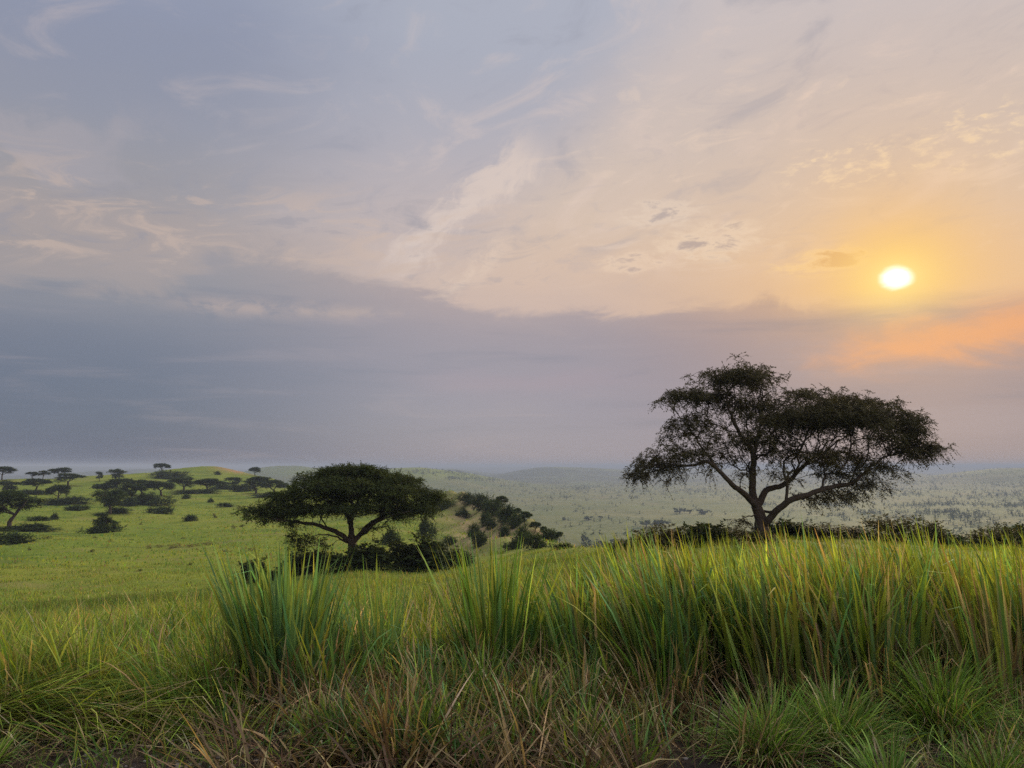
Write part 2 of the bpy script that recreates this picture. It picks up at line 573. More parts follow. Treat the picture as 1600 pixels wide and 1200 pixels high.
M['leaf_hero'] = leaf_mat('acacia_leaf', (0.030, 0.027, 0.013), (0.046, 0.040, 0.018), 0.2)
M['leaf_dark'] = leaf_mat('dense_leaf', (0.026, 0.036, 0.010), (0.045, 0.055, 0.015), 0.22)
M['leaf_bush'] = leaf_mat('bush_leaf', (0.022, 0.034, 0.010), (0.040, 0.052, 0.016), 0.2)
M['leaf_olive'] = leaf_mat('olive_leaf', (0.036, 0.036, 0.012), (0.056, 0.052, 0.016), 0.3)
M['leaf_far'] = leaf_mat('far_leaf', (0.019, 0.031, 0.008), (0.034, 0.048, 0.012), 0.2)
M['leaf_brown'] = leaf_mat('withered_leaf', (0.075, 0.055, 0.022), (0.11, 0.08, 0.035), 0.2)

M['bark'] = new_mat('bark')
_n = noise(geo_pos(), 9.0, 5, 0.65)
_c = mixc(_n, (0.030, 0.022, 0.015), (0.085, 0.063, 0.045))
_p = E.nt.nodes.new('ShaderNodeBsdfPrincipled')
_p.inputs['Roughness'].default_value = 0.9
_p.inputs['Specular IOR Level'].default_value = 0.1
E.nt.links.new(_c.s, _p.inputs['Base Color'])
_b = E.nt.nodes.new('ShaderNodeBump')
_b.inputs['Strength'].default_value = 0.8
_b.inputs['Distance'].default_value = 0.05
E.nt.links.new(noise(geo_pos(), 14.0, 5, 0.7).s, _b.inputs['Height'])
E.nt.links.new(_b.outputs[0], _p.inputs['Normal'])
finish(M['bark'], _p.outputs[0])

# ground: soil near the road, meadow, dry slope, far plain - real cover of each place, by attribute
M['ground'] = new_mat('ground_cover')
pos = geo_pos()
n1 = noise(pos, 0.035, 6, 0.6)
n2 = noise(pos, 0.22, 6, 0.65)
n3 = noise(pos, 1.7, 5, 0.7)
n4 = noise(pos, 9.0, 5, 0.7)
nfar = noise(pos, 0.004, 7, 0.62)
nfar2 = noise(pos, 0.02, 6, 0.65)
meadow = mixc(sstep(n1, 0.36, 0.62), (0.104, 0.142, 0.016), (0.150, 0.164, 0.020))
meadow = mixc(sstep(n2, 0.50, 0.72) * 0.6, meadow, (0.072, 0.105, 0.016))
meadow = mixc(sstep(n3, 0.45, 0.75) * 0.55, meadow, (0.085, 0.105, 0.018))
meadow = mixc(sstep(noise(pos, 0.6, 6, 0.7), 0.60, 0.72) * 0.5, meadow, (0.21, 0.17, 0.07))
sp = E.nt.nodes.new('ShaderNodeMapping')
sp.inputs['Scale'].default_value = (0.35, 1.0, 1.0)
E.nt.links.new(pos.s, sp.inputs['Vector'])
nst = noise(E(sp.outputs[0]), 0.10, 7, 0.68)
meadow = mixc(sstep(nst, 0.54, 0.67) * 0.55, meadow, (0.165, 0.132, 0.048))
meadow = mixc(sstep(nst, 0.47, 0.36) * 0.75, meadow, (0.065, 0.090, 0.016))
slope = mixc(sstep(n2, 0.38, 0.62), (0.150, 0.140, 0.046), (0.21, 0.145, 0.078))
slope = mixc(sstep(n3, 0.5, 0.7) * 0.6, slope, (0.07, 0.08, 0.03))
plain = mixc(sstep(nfar, 0.38, 0.62), (0.080, 0.096, 0.026), (0.112, 0.110, 0.036))
plain = mixc(sstep(nfar2, 0.48, 0.66) * 0.75, plain, (0.055, 0.072, 0.026))
plain = mixc(sstep(noise(pos, 0.011, 4, 0.6), 0.62, 0.72) * 0.5, plain, (0.17, 0.125, 0.065))
soil = mixc(n4, (0.014, 0.011, 0.009), (0.045, 0.034, 0.027))
soil = mixc(sstep(n3, 0.45, 0.65) * 0.7, soil, (0.085, 0.060, 0.035))
gc = mixc(attr_f('plain_w'), meadow, plain)
gc = mixc(attr_f('forest_w') * sstep(nfar, 0.30, 0.55), gc, (0.026, 0.036, 0.014))
gc = mixc(attr_f('slope_w'), gc, slope)
gc = mixc(attr_f('bare_w') * sstep(n2, 0.40, 0.50), gc, (0.24, 0.125, 0.07))
gc = mixc(attr_f('soil_w'), gc, soil)
_p = E.nt.nodes.new('ShaderNodeBsdfPrincipled')
_p.inputs['Roughness'].default_value = 0.95
_p.inputs['Specular IOR Level'].default_value = 0.05
E.nt.links.new(gc.s, _p.inputs['Base Color'])
_b = E.nt.nodes.new('ShaderNodeBump')
_b.inputs['Strength'].default_value = 0.9
_b.inputs['Distance'].default_value = 0.35
E.nt.links.new((n3 * 0.7 + n4 * 0.12).s, _b.inputs['Height'])
E.nt.links.new(_b.outputs[0], _p.inputs['Normal'])
finish(M['ground'], _p.outputs[0])

# ------------------------------------------------------------------ terrain sheet (fine in view, coarser behind)
t_az = np.concatenate([np.linspace(-math.pi, R(-46), 40)[:-1], np.linspace(R(-46), R(46), 620), np.linspace(R(46), math.pi, 40)[1:]])
t_r = np.concatenate([[0.02, 1.5, 3.0], np.exp(np.linspace(math.log(4.2), math.log(26000), 520))])
Ag, Rg = np.meshgrid(t_az, t_r, indexing='ij')
gx, gy = Rg * np.sin(Ag), Rg * np.cos(Ag)
gz = H(gx, gy)
na, nr = Ag.shape
idx = np.arange(na * nr).reshape(na, nr)
fc = np.stack([idx[:-1, :-1], idx[1:, :-1], idx[1:, 1:], idx[:-1, 1:]], -1).reshape(-1, 4)
rr, aa = Rg.ravel(), Ag.ravel()
xpx = np.tan(np.clip(aa, -1.3, 1.3)) * 1209 + 800
plain_w = np.clip((-gz.ravel() - 22) / 25, 0, 1)
slope_w = np.clip((rr - 105) / 40, 0, 1) * np.clip((340 - rr) / 40, 0, 1) * np.clip((xpx - 660) / 70, 0, 1) * np.clip((960 - xpx) / 40, 0, 1) * 0.95
soil_w = np.clip((9.6 - rr + 0.8 * np.sin(gx.ravel() * 1.3)) / 1.2, 0, 1)
bare_w = np.exp(-((xpx - 365) / 28) ** 2) * np.exp(-((rr - 620) / 22) ** 2)
forest_w = np.clip((rr - 2900) / 1600, 0, 0.9)
me = make_mesh('terrain', np.stack([gx.ravel(), gy.ravel(), gz.ravel()], 1), fc, [M['ground']], smooth_shade=True,
               attrs={'plain_w': plain_w, 'slope_w': slope_w, 'soil_w': soil_w, 'forest_w': forest_w, 'bare_w': bare_w})
terrain = tag(link('terrain', me), kind='structure')

# ------------------------------------------------------------------ haze
bm_v = np.array([(sx * 40000, sy * 40000, z) for z in (-90.0, 24.0) for sy in (-1, 1) for sx in (-1, 1)], float)
bm_f = [(0, 2, 3, 1), (4, 5, 7, 6), (0, 1, 5, 4), (2, 6, 7, 3), (0, 4, 6, 2), (1, 3, 7, 5)]
hz = new_mat('haze_air')
pv = E.nt.nodes.new('ShaderNodeVolumePrincipled')
pv.inputs['Color'].default_value = (0.36, 0.42, 0.52, 1)
pv.inputs['Density'].default_value = 0.00022
pv.inputs['Anisotropy'].default_value = 0.0
ho = E.nt.nodes.new('ShaderNodeOutputMaterial')
E.nt.links.new(pv.outputs[0], ho.inputs['Volume'])
tag(link('haze', make_mesh('haze', bm_v, bm_f, [hz])), kind='stuff')

# ------------------------------------------------------------------ trees


def catmull(pts, step):
    pts = np.asarray(pts, float)
    p = np.vstack([2 * pts[0] - pts[1], pts, 2 * pts[-1] - pts[-2]])
    out = []
    for i in range(1, len(p) - 2):
        n = max(1, int(np.linalg.norm(p[i + 1] - p[i]) / step))
        for k in range(n):
            t = k / n
            out.append(0.5 * ((2 * p[i]) + (-p[i - 1] + p[i + 1]) * t + (2 * p[i - 1] - 5 * p[i] + 4 * p[i + 1] - p[i + 2]) * t * t + (-p[i - 1] + 3 * p[i] - 3 * p[i + 1] + p[i + 2]) * t ** 3))
    out.append(pts[-1])
    return np.array(out)


class Skeleton:
    def __init__(s, cap=60000):
        s.p = np.zeros((cap, 3))
        s.par = np.full(cap, -1, int)
        s.path = np.zeros(cap)
        s.limb = np.zeros(cap, int)
        s.thick = np.zeros(cap)
        s.n = 0

    def add(s, pos, par, limb, thick=0.0):
        i = s.n
        s.p[i] = pos
        s.par[i] = par
        s.limb[i] = limb
        s.thick[i] = thick
        s.path[i] = 0 if par < 0 else s.path[par] + np.linalg.norm(s.p[par] - pos)
        s.n += 1
        return i

    def polyline(s, pts, r0, r1, limb, root=False, step=0.25, jit=0.0, g=rng):
        q = catmull(pts, step)
        par = -1
        if not root:
            par = int(np.argmin(np.linalg.norm(s.p[:s.n] - q[0], axis=1)))
            q = q[1:]
        for k, v in enumerate(q):
            t = k / max(1, len(q) - 1)
            par = s.add(v + (g.normal(0, jit, 3) if 0 < k else 0), par, limb, r0 + (r1 - r0) * t)

    def grow(s, attractors, step=0.3, alpha=0.25, g=rng):
        base = s.p[0]
        order = np.argsort(np.linalg.norm(attractors - base, axis=1))
        tips = []
        for ai in order:
            a = attractors[ai]
            P_ = s.p[:s.n]
            rad_n = np.hypot(P_[:, 0] - base[0], P_[:, 1] - base[1])
            rad_a = math.hypot(a[0] - base[0], a[1] - base[1])
            cost = np.linalg.norm(P_ - a, axis=1) + alpha * s.path[:s.n] + 0.9 * np.maximum(0, rad_n - rad_a) + 0.7 * np.maximum(0, P_[:, 2] - a[2])
            cost[s.thick[:s.n] > 0.6 * s.thick[0]] += 1.5
            j = int(np.argmin(cost))
            p0 = s.p[j].copy()
            L = np.linalg.norm(a - p0)
            if L < 0.03:
                tips.append(j)
                continue
            pd = p0 - s.p[s.par[j]] if s.par[j] >= 0 else np.array([0, 0, 1.0])
            pd = pd / (np.linalg.norm(pd) + 1e-9)
            c = p0 + pd * L * 0.35 + (a - p0) * 0.25 + np.array([0, 0, 0.06 * L])
            n = max(1, int(round(L / step)))
            par = j
            for k in range(1, n + 1):
                t = k / n
                q = (1 - t) ** 2 * p0 + 2 * t * (1 - t) * c + t * t * a
                if k < n:
                    q = q + g.normal(0, 0.035 * min(1.0, L), 3)
                par = s.add(q, par, s.limb[j])
            tips.append(par)
        return np.array(tips)

    def radii(s, tip_r=0.009, e=2.3):
        n = s.n
        acc = np.zeros(n)
        for i in range(n - 1, -1, -1):
            if acc[i] == 0:
                acc[i] = tip_r ** e
            if s.par[i] >= 0:
                acc[s.par[i]] += acc[i]
        r = acc ** (1 / e)
        return np.where(s.thick[:n] > 0, np.maximum(s.thick[:n], np.minimum(r, s.thick[:n] * 1.1)), np.minimum(r, 0.13))

    def tubes(s, mask, r, k):
        """one tube piece per node in mask, joined along chains"""
        n = s.n
        main = np.full(n, -1, int)
        best = np.zeros(n)
        for i in range(n):
            q = s.par[i]
            if q >= 0 and r[i] > best[q]:
                best[q] = r[i]
                main[q] = i
        d = np.zeros((n, 3))
        has = s.par[:n] >= 0
        d[has] = s.p[:n][has] - s.p[s.par[:n][has]]
        hm = main >= 0
        d[hm] += s.p[main[hm]] - s.p[:n][hm]
        d /= (np.linalg.norm(d, axis=1, keepdims=True) + 1e-9)
        ref = np.array([0.31, 0.93, 0.19])
        u = np.cross(d, ref)
        u /= (np.linalg.norm(u, axis=1, keepdims=True) + 1e-9)
        v = np.cross(d, u)
        th = np.arange(k) * 2 * math.pi / k
        ring = lambda c, uu, vv, rad: c[:, None, :] + rad[:, None, None] * (uu[:, None, :] * np.cos(th)[None, :, None] + vv[:, None, :] * np.sin(th)[None, :, None])
        sel = np.nonzero(mask & has)[0]
        par = s.par[sel]
        ends = ring(s.p[sel], u[sel], v[sel], r[sel])
        cont = main[par] == sel
        same = np.where(cont & ((s.thick[par] > 0) == (s.thick[sel] > 0)), r[par], np.minimum(r[sel] * 1.25, r[par]))
        fu = np.where(cont[:, None], u[par], u[sel])
        fv = np.where(cont[:, None], v[par], v[sel])
        starts = ring(s.p[par], fu, fv, same)
        m = len(sel)
        V = np.concatenate([starts, ends], 1).reshape(-1, 3)
        b = np.arange(m)[:, None] * 2 * k
        i0 = np.arange(k)[None, :]
        i1 = (np.arange(k)[None, :] + 1) % k
        Fq = np.stack([b + i0, b + i1, b + k + i1, b + k + i0], -1).reshape(-1, 4)
        return V, Fq


def lobes_points(lobes, per_m2, g):
    """points inside flattened ellipsoids (cx, cy, cz, rx, ry, rz, density), more of them towards the upper shell"""
    out = []
    for cx, cy, cz, rx, ry, rz, den in lobes:
        n = max(2, int(per_m2 * den * math.pi * rx * ry))
        v = g.normal(size=(n, 3))
        v /= np.linalg.norm(v, axis=1, keepdims=True)
        v[:, 2] = np.where(g.random(n) < 0.68, np.abs(v[:, 2]), v[:, 2])
        v *= g.random((n, 1)) ** 0.42
        out.append(np.array([cx, cy, cz]) + v * np.array([rx, ry, rz]))
    return np.vstack(out)


def sprays(starts, outward, n_each, length, n_leaf, leaf_l, leaf_w, droop, g, spread=0.9, flat=0.5):
    """feathery leaf sprays: each a short drooping stalk with leaflets on both sides; returns quads"""
    m = len(starts) * n_each
    s0 = np.repeat(starts, n_each, 0) + g.normal(0, 0.06 * length / 0.4, (m, 3))
    o = np.repeat(outward, n_each, 0)
    d = o * 0.7 + g.normal(0, spread, (m, 3)) * np.array([1, 1, flat])
    d /= np.linalg.norm(d, axis=1, keepdims=True) + 1e-9
    L = length * g.uniform(0.55, 1.35, m)
    dr = droop * g.uniform(0.3, 1.5, m)
    t = (np.arange(n_leaf) + 0.5) / n_leaf
    pts = s0[:, None, :] + d[:, None, :] * (L[:, None] * t[None])[..., None]
    pts[..., 2] -= (dr * L)[:, None] * t[None] ** 1.6
    tang = d[:, None, :] * np.ones((1, n_leaf, 1))
    tang = tang.copy()
    tang[..., 2] -= dr[:, None] * 1.6 * t[None] ** 0.6
    tang /= np.linalg.norm(tang, axis=2, keepdims=True)
    side = np.cross(tang, np.array([0.05, 0.08, 1.0]))
    side /= np.linalg.norm(side, axis=2, keepdims=True) + 1e-9
    sg = np.where(np.arange(n_leaf) % 2 == 0, 1.0, -1.0)[None, :, None]
    ld = tang * 0.75 + side * sg * 0.75 + g.normal(0, 0.30, (m, n_leaf, 3))
    ld /= np.linalg.norm(ld, axis=2, keepdims=True)
    nrm = np.cross(ld, g.normal(0, 1, (m, n_leaf, 3)) * 0.5 + np.array([0, 0, 1.0]))
    nrm /= np.linalg.norm(nrm, axis=2, keepdims=True) + 1e-9
    ll = leaf_l * g.uniform(0.6, 1.3, (m, n_leaf, 1))
    ww = leaf_w * g.uniform(0.7, 1.3, (m, n_leaf, 1)) * 0.5
    v0 = pts
    v1 = pts + ld * ll * 0.5 + nrm * ww
    v2 = pts + ld * ll
    v3 = pts + ld * ll * 0.5 - nrm * ww
    V = np.stack([v0, v1, v2, v3], 2).reshape(-1, 3)
    if n_leaf > 5:                       # the stalk that carries the leaflets
        h = n_leaf // 2
        w = np.array([0.006, 0.0, 0.004])
        st = np.stack([np.stack([s0 - w, s0 + w, pts[:, h] + w, pts[:, h] - w], 1), np.stack([pts[:, h] - w, pts[:, h] + w, pts[:, -1] + w * .5, pts[:, -1] - w * .5], 1)], 1)
        V = np.vstack([V, st.reshape(-1, 3)])
    Fq = np.arange(len(V)).reshape(-1, 4)
    return V, Fq


def build_tree(name, limbs, lobes, seed, per_m2=6.0, extra=None, spray=(5, 0.42, 9, 0.13, 0.045, 0.6), leaf='leaf_hero', limb_parts=True, step=0.3, thick_k=10, thin_k=4, tip_r=0.008, alpha=0.25, jit=0.02, flat=0.5):
    """limbs: list of (points, r0, r1); first is the trunk. Empty root at the origin, parts as children"""
    g = np.random.default_rng(seed)
    sk = Skeleton()
    for i, (pts, r0, r1) in enumerate(limbs):
        sk.polyline(pts, r0, r1, i, root=(i == 0), jit=jit, g=g, step=step * 0.8)
    nl = sk.n
    att = lobes_points(lobes, per_m2, g)
    if extra is not None:
        att = np.vstack([att, extra])
    tips = sk.grow(att, step=step, alpha=alpha, g=g)
    r = sk.radii(tip_r)
    root = bpy.data.objects.new(name, None)
    col.objects.link(root)
    ids = np.arange(sk.n)
    thick = sk.thick[:sk.n] > 0

    def wood(mask):
        V1, F1 = sk.tubes(mask & thick, r, thick_k) if (mask & thick).any() else (np.zeros((0, 3)), np.zeros((0, 4), int))
        V2, F2 = sk.tubes(mask & ~thick, r, thin_k) if (mask & ~thick).any() else (np.zeros((0, 3)), np.zeros((0, 4), int))
        return np.vstack([V1, V2]), np.vstack([F1, F2 + len(V1)])
    if limb_parts:
        for i in range(len(limbs)):
            V, Fq = wood(sk.limb[:sk.n] == i)
            if len(Fq):
                link('trunk' if i == 0 else 'limb', make_mesh('trunk' if i == 0 else 'limb', V, Fq, [M['bark']], smooth_shade=True), root)
    else:
        V, Fq = wood(np.ones(sk.n, bool))
        link('trunk', make_mesh('trunk', V, Fq, [M['bark']], smooth_shade=True), root)
    # leaves at the tips and on the outer twigs
    twig = ids[(~thick) & (r < 0.022) & (g.random(sk.n) < 0.55)]
    at = np.concatenate([tips, twig])
    st_ = sk.p[at]
    par = np.maximum(sk.par[at], 0)
    ow = st_ - sk.p[par]
    ow /= np.linalg.norm(ow, axis=1, keepdims=True) + 1e-9
    V, Fq = sprays(st_, ow, spray[0], spray[1], spray[2], spray[3], spray[4], spray[5], g, flat=flat)
    link('crown', make_mesh('crown', V, Fq, [M[leaf]]), root)
    return root


def build_bush(name, lobes, seed, per_m2=9.0, spray=(5, 0.30, 7, 0.12, 0.055, 0.25), leaf='leaf_bush', stems=5, two_parts=True):
    g = np.random.default_rng(seed)
    sk = Skeleton()
    sk.add(np.array([0, 0, -0.15]), -1, 0, 0.05)
    for i in range(stems):
        l = lobes[i % len(lobes)]
        e = np.array([l[0] + g.normal(0, l[3] * 0.3), l[1] + g.normal(0, l[4] * 0.3), max(0.2, l[2] - 0.1 * l[5])])
        sk.polyline([np.array([0, 0, -0.15]), e * 0.5 + np.array([0, 0, 0.1]), e], 0.035, 0.015, 0, g=g)
    att = lobes_points(lobes, per_m2, g)
    att[:, 2] = np.maximum(att[:, 2], 0.05)
    tips = sk.grow(att, step=0.3, alpha=0.15, g=g)
    r = sk.radii(0.005)
    root = bpy.data.objects.new(name, None)
    col.objects.link(root)
    V, Fq = sk.tubes(np.ones(sk.n, bool), np.minimum(r, 0.05), 4)
    link('stem', make_mesh('stem', V, Fq, [M['bark']]), root)
    st_ = sk.p[tips]
    ow = st_ - np.array([0, 0, 0.2])
    ow /= np.linalg.norm(ow, axis=1, keepdims=True) + 1e-9
    V, Fq = sprays(st_, ow, spray[0], spray[1], spray[2], spray[3], spray[4], spray[5], g, spread=1.0, flat=1.0)
    V[:, 2] = np.maximum(V[:, 2], -0.1)
    link('foliage', make_mesh('foliage', V, Fq, [M[leaf]]), root)
    return root


# the tall airy tree on the right, 40 m away
K1 = 0.01144


def q1(zx, zy, d=0.0):
    return np.array([(zx - 690) * K1, d, (845 - zy) * K1])


limbs1 = [
    ([q1(690, 870), q1(690, 800), q1(688, 750, .05), q1(672, 690, .1)], 0.41, 0.26),
    ([q1(674, 700, .1), q1(660, 610, .2), q1(666, 520, .2), q1(662, 455, .1), q1(610, 385, -.2), q1(562, 305, -.5), q1(528, 215, -.8), q1(560, 140, -.9)], 0.20, 0.03),
    ([q1(668, 690, .0), q1(600, 635, -.6), q1(535, 595, -1.1), q1(470, 530, -1.4), q1(425, 495, -1.4), q1(340, 512, -1.2), q1(230, 505, -.6)], 0.17, 0.03),
    ([q1(684, 690, .1), q1(735, 625, .7), q1(830, 600, 1.3), q1(925, 540, 1.9), q1(1005, 480, 2.4), q1(1085, 445, 2.8), q1(1170, 380, 3.0)], 0.18, 0.03),
    ([q1(693, 785, 0), q1(716, 748, -.3), q1(748, 700, -.7), q1(800, 655, -1.1), q1(885, 628, -1.3), q1(965, 603, -1.3), q1(1060, 588, -1.2), q1(1100, 555, -1.1), q1(1155, 515, -.9), q1(1290, 440, -.3)], 0.19, 0.03),
    ([q1(664, 460, .1), q1(695, 420, .6), q1(720, 370, 1.2), q1(760, 290, 1.6), q1(860, 225, 1.8)], 0.11, 0.03),
    ([q1(470, 530, -1.5), q1(420, 450, -1.0), q1(380, 370, -.6), q1(330, 300, -.4)], 0.07, 0.02),
    ([q1(660, 740, .05), q1(620, 735, -.5), q1(560, 752, -.9), q1(525, 765, -1.0)], 0.035, 0.012),
    ([q1(690, 770, .1), q1(705, 715, .4), q1(735, 722, .2), q1(760, 700, -.6)], 0.09, 0.05),
]
lob1 = []
for zx, zy, rx, ry, d, den in ((590, 120, 165, 48, -.8, 1.0), (350, 200, 115, 36, -.9, 1.0), (480, 215, 130, 50, -.3, .85), (380, 335, 130, 58, -.8, .9), (205, 520, 120, 62, -.4, 1.25),
                               (130, 560, 60, 45, -.1, 1.2), (340, 470, 120, 45, -1.6, .9), (930, 180, 95, 28, 1.8, .95), (1130, 230, 190, 44, 1.6, 1.1), (980, 305, 250, 70, 1.6, 1.35), (1000, 300, 240, 60, -1.0, 1.2),
                               (1240, 330, 190, 70, -.6, 1.15), (1340, 375, 120, 62, -.2, 1.1), (1420, 425, 90, 36, .2, 1.1), (1480, 435, 60, 22, .4, 1.4), (1370, 330, 60, 40, 0.2, 1.2), (1410, 470, 60, 30, -.4, .9), (1310, 460, 90, 44, -.6, .9), (640, 120, 120, 40, .6, .9), (690, 250, 150, 66, .6, 1.1), (720, 330, 130, 50, -1.5, .8),
                               (800, 400, 170, 60, 2.2, .6), (1110, 480, 190, 60, 2.0, .65), (1180, 530, 120, 45, -1.0, .6), (1010, 640, 130, 34, -1.2, .6), (880, 660, 90, 30, -.8, .5), (1120, 600, 110, 40, -1.0, .6), (1000, 560, 120, 40, -.6, .5), (760, 480, 100, 50, -1.0, .5), (540, 470, 110, 60, 1.5, .45), (590, 560, 60, 30, -1.2, .25),
                               (590, 755, 55, 24, -.9, .6), (1290, 250, 70, 28, -.3, .7), (250, 380, 40, 14, -.8, .5), (620, 400, 90, 50, 1.6, .5), (900, 480, 110, 45, -1.8, .4), (850, 560, 90, 30, 1.6, .3)):
    c = q1(zx, zy, d)
    lob1.append((c[0], c[1], c[2], rx * K1, max(rx * K1 * 0.85, 0.5), ry * K1, den))
OUT1 = [(400, 110), (430, 75), (540, 55), (640, 65), (730, 95), (790, 135), (790, 200), (825, 190), (840, 160), (920, 140), (1020, 165), (1060, 185), (1150, 180), (1250, 195), (1350, 240), (1400, 270), (1440, 320), (1430, 360),
        (1500, 385), (1550, 440), (1490, 500), (1400, 490), (1330, 540), (1250, 560), (1190, 615), (1090, 560), (1000, 540), (900, 590), (800, 590), (720, 540), (640, 560), (560, 560), (500, 560), (430, 560), (350, 570), (300, 600), (240, 580),
        (160, 610), (80, 590), (70, 560), (130, 480), (190, 430), (260, 400), (230, 370), (300, 340), (290, 310), (330, 270), (300, 240), (215, 230), (270, 190), (330, 165), (400, 160)]


def inside(poly, x, y):
    c = np.zeros(len(x), bool)
    for (x0, y0), (x1, y1) in zip(poly, poly[1:] + poly[:1]):
        cr = ((y0 > y) != (y1 > y)) & (x < (x1 - x0) * (y - y0) / (y1 - y0 + 1e-9) + x0)
        c ^= cr
    return c


def fill_points(poly, n, fn, depth, kx, kz, zx0, zy0, gq):
    """points through the crown's volume: inside its outline, deeper in the middle, gathered in clumps with gaps"""
    pa = np.array(poly, float)
    x = gq.uniform(pa[:, 0].min(), pa[:, 0].max(), n)
    y = gq.uniform(pa[:, 1].min(), pa[:, 1].max(), n)
    mx, hw = (pa[:, 0].max() + pa[:, 0].min()) / 2, (pa[:, 0].max() - pa[:, 0].min()) / 2
    d = gq.normal(0, 1, n) * depth * np.sqrt(np.clip(1 - ((x - mx) / hw) ** 2, 0.02, 1))
    X_, Z_ = (x - zx0) * kx, (zy0 - y) * kz
    cl = np.sin(X_ * 2.3 + d * 1.1) + np.sin(Z_ * 4.1 + X_ * .9) + np.sin(d * 2.1 - Z_ * 1.7 + X_ * 1.3)
    keep = inside(poly, x, y) & (gq.random(n) < fn(x, y)) & (cl + gq.normal(0, .4, n) > 0.25)
    return np.stack([X_, d, Z_], 1)[keep]


fill1 = fill_points(OUT1, 3000, lambda x, y: np.clip(1.05 - (y - 330) / 330, .22, 1.0), 1.9, K1, K1, 690, 845, np.random.default_rng(4))
T1D = 40.0
ta_ = az_of(1187)
tx, ty = T1D * math.sin(ta_) / math.cos(ta_), T1D
hero1 = build_tree('tall_acacia_tree', limbs1, lob1, 11, per_m2=12.8, extra=fill1, spray=(3, 0.44, 9, 0.135, 0.050, 0.75))
hero1.location = (tx, ty, Hs(tx, ty) - 0.05)
tag(hero1, 'tall airy acacia with drooping feathery sprays standing alone under the sun', 'tree')

# the umbrella tree left of the middle, 60 m away
K2 = 0.0125


def q2(zx, zy, d=0.0):
    return np.array([(zx - 690) * K2, d, (800 - zy) * K2])


limbs2 = [
    ([q2(690, 830), q2(690, 740), q2(694, 670), q2(690, 610)], 0.36, 0.29),
    ([q2(680, 640), q2(630, 590, -.5), q2(555, 548, -1.2), q2(475, 518, -1.8), q2(395, 505, -2.3), q2(300, 488, -2.8), q2(190, 465, -3.2)], 0.20, 0.03),
    ([q2(688, 600), q2(668, 540, .6), q2(640, 488, 1.2), q2(595, 458, 1.8), q2(520, 420, 2.6), q2(430, 350, 3.0)], 0.19, 0.03),
    ([q2(692, 600), q2(692, 530, -.4), q2(700, 475, -.8), q2(735, 430, -1.1), q2(740, 330, -1.6), q2(680, 240, -2.0)], 0.18, 0.03),
    ([q2(700, 640), q2(735, 598, .4), q2(785, 540, .9), q2(845, 500, 1.4), q2(920, 462, 1.9), q2(1010, 425, 2.3), q2(1110, 390, 2.6)], 0.21, 0.03),
    ([q2(735, 600, .3), q2(790, 575, -.7), q2(850, 520, -1.6), q2(960, 470, -2.6), q2(1080, 440, -3.2)], 0.13, 0.03),
    ([q2(672, 650), q2(600, 600, -.8), q2(520, 585, -1.6), q2(450, 620, -2.1)], 0.08, 0.02),
    ([q2(668, 530, .6), q2(700, 440, 2.4), q2(720, 380, 4.0)], 0.12, 0.03),
]
lob2 = []
for zx, zy, rx, ry, d, den in ((680, 215, 210, 38, 0, 1.2), (690, 250, 280, 50, 2.5, 1.1), (460, 275, 180, 62, 1.5, 1.1), (900, 285, 240, 52, 0.5, 1.2), (640, 310, 280, 66, -2.0, 1.2), (1110, 360, 150, 52, .5, 1.2),
                               (1185, 395, 90, 40, 1.5, 1.1), (340, 380, 160, 56, -1.2, 1.1), (150, 450, 95, 30, -2.8, 1.0), (240, 425, 120, 42, -2.2, 1.0), (590, 390, 190, 56, 2.6, .7), (920, 400, 180, 46, -2.5, 1.0),
                               (1000, 465, 70, 22, -2.6, .7), (430, 630, 95, 50, -2.0, 1.1), (560, 655, 60, 30, -1.2, .7), (840, 560, 80, 36, 1.2, .5), (390, 590, 60, 20, -2.2, .6), (770, 575, 75, 36, 1.5, .4), (290, 340, 70, 40, .5, .9), (820, 330, 240, 60, 4.0, 1.0), (520, 350, 220, 60, 4.0, .9),
                               (1010, 330, 150, 40, -3.0, 1.0), (500, 455, 150, 40, -1.0, .7), (560, 620, 60, 40, -1.6, .35), (330, 455, 150, 34, 1.0, .8), (880, 450, 160, 34, 0.5, .7), (1080, 430, 110, 36, 2.0, .9), (620, 470, 120, 30, 3.0, .5), (250, 480, 130, 32, -1.5, 1.0), (430, 440, 150, 48, -2.5, .9), (900, 470, 140, 34, 2.2, .9), (1100, 450, 130, 36, -.5, 1.0), (700, 430, 180, 36, -3.5, .7), (560, 435, 130, 44, 2.2, .8), (1010, 500, 80, 24, 1.0, .6), (380, 520, 90, 22, -2.6, .6), (230, 470, 90, 26, -3.0, .8), (1150, 440, 90, 30, -2.0, .8)):
    c = q2(zx, zy, d)
    lob2.append((c[0], c[1], c[2], rx * K2, max(rx * K2 * 0.85, 0.6), ry * K2, den))
tx, ty = 60.0 * math.tan(az_of(552)), 60.0
hero2 = build_tree('umbrella_acacia_tree', limbs2, lob2, 23, per_m2=8.5, spray=(4, 0.50, 8, 0.16, 0.065, 0.32), leaf='leaf_dark')
hero2.location = (tx, ty, Hs(tx, ty) - 0.05)
tag(hero2, 'broad umbrella acacia with a dense dark domed crown rising from black bushes', 'tree')

# ------------------------------------------------------------------ bush prototypes and the bushes round the two near trees


def dome_lobes(g, w, h, n):
    out = [(g.normal(0, w * .08), g.normal(0, w * .08), h * 0.40, w * 0.26, w * 0.26, h * 0.42, 1.0)]
    for _ in range(n):
        a = g.uniform(0, 6.28)
        q = g.uniform(0.25, 0.62) * w * 0.5
        hh = h * g.uniform(0.22, 0.62)
        out.append((q * math.cos(a), q * math.sin(a), hh * g.uniform(0.5, 1.0), w * g.uniform(0.14, 0.24), w * g.uniform(0.14, 0.24), hh * 0.8, 1.0))
    return out


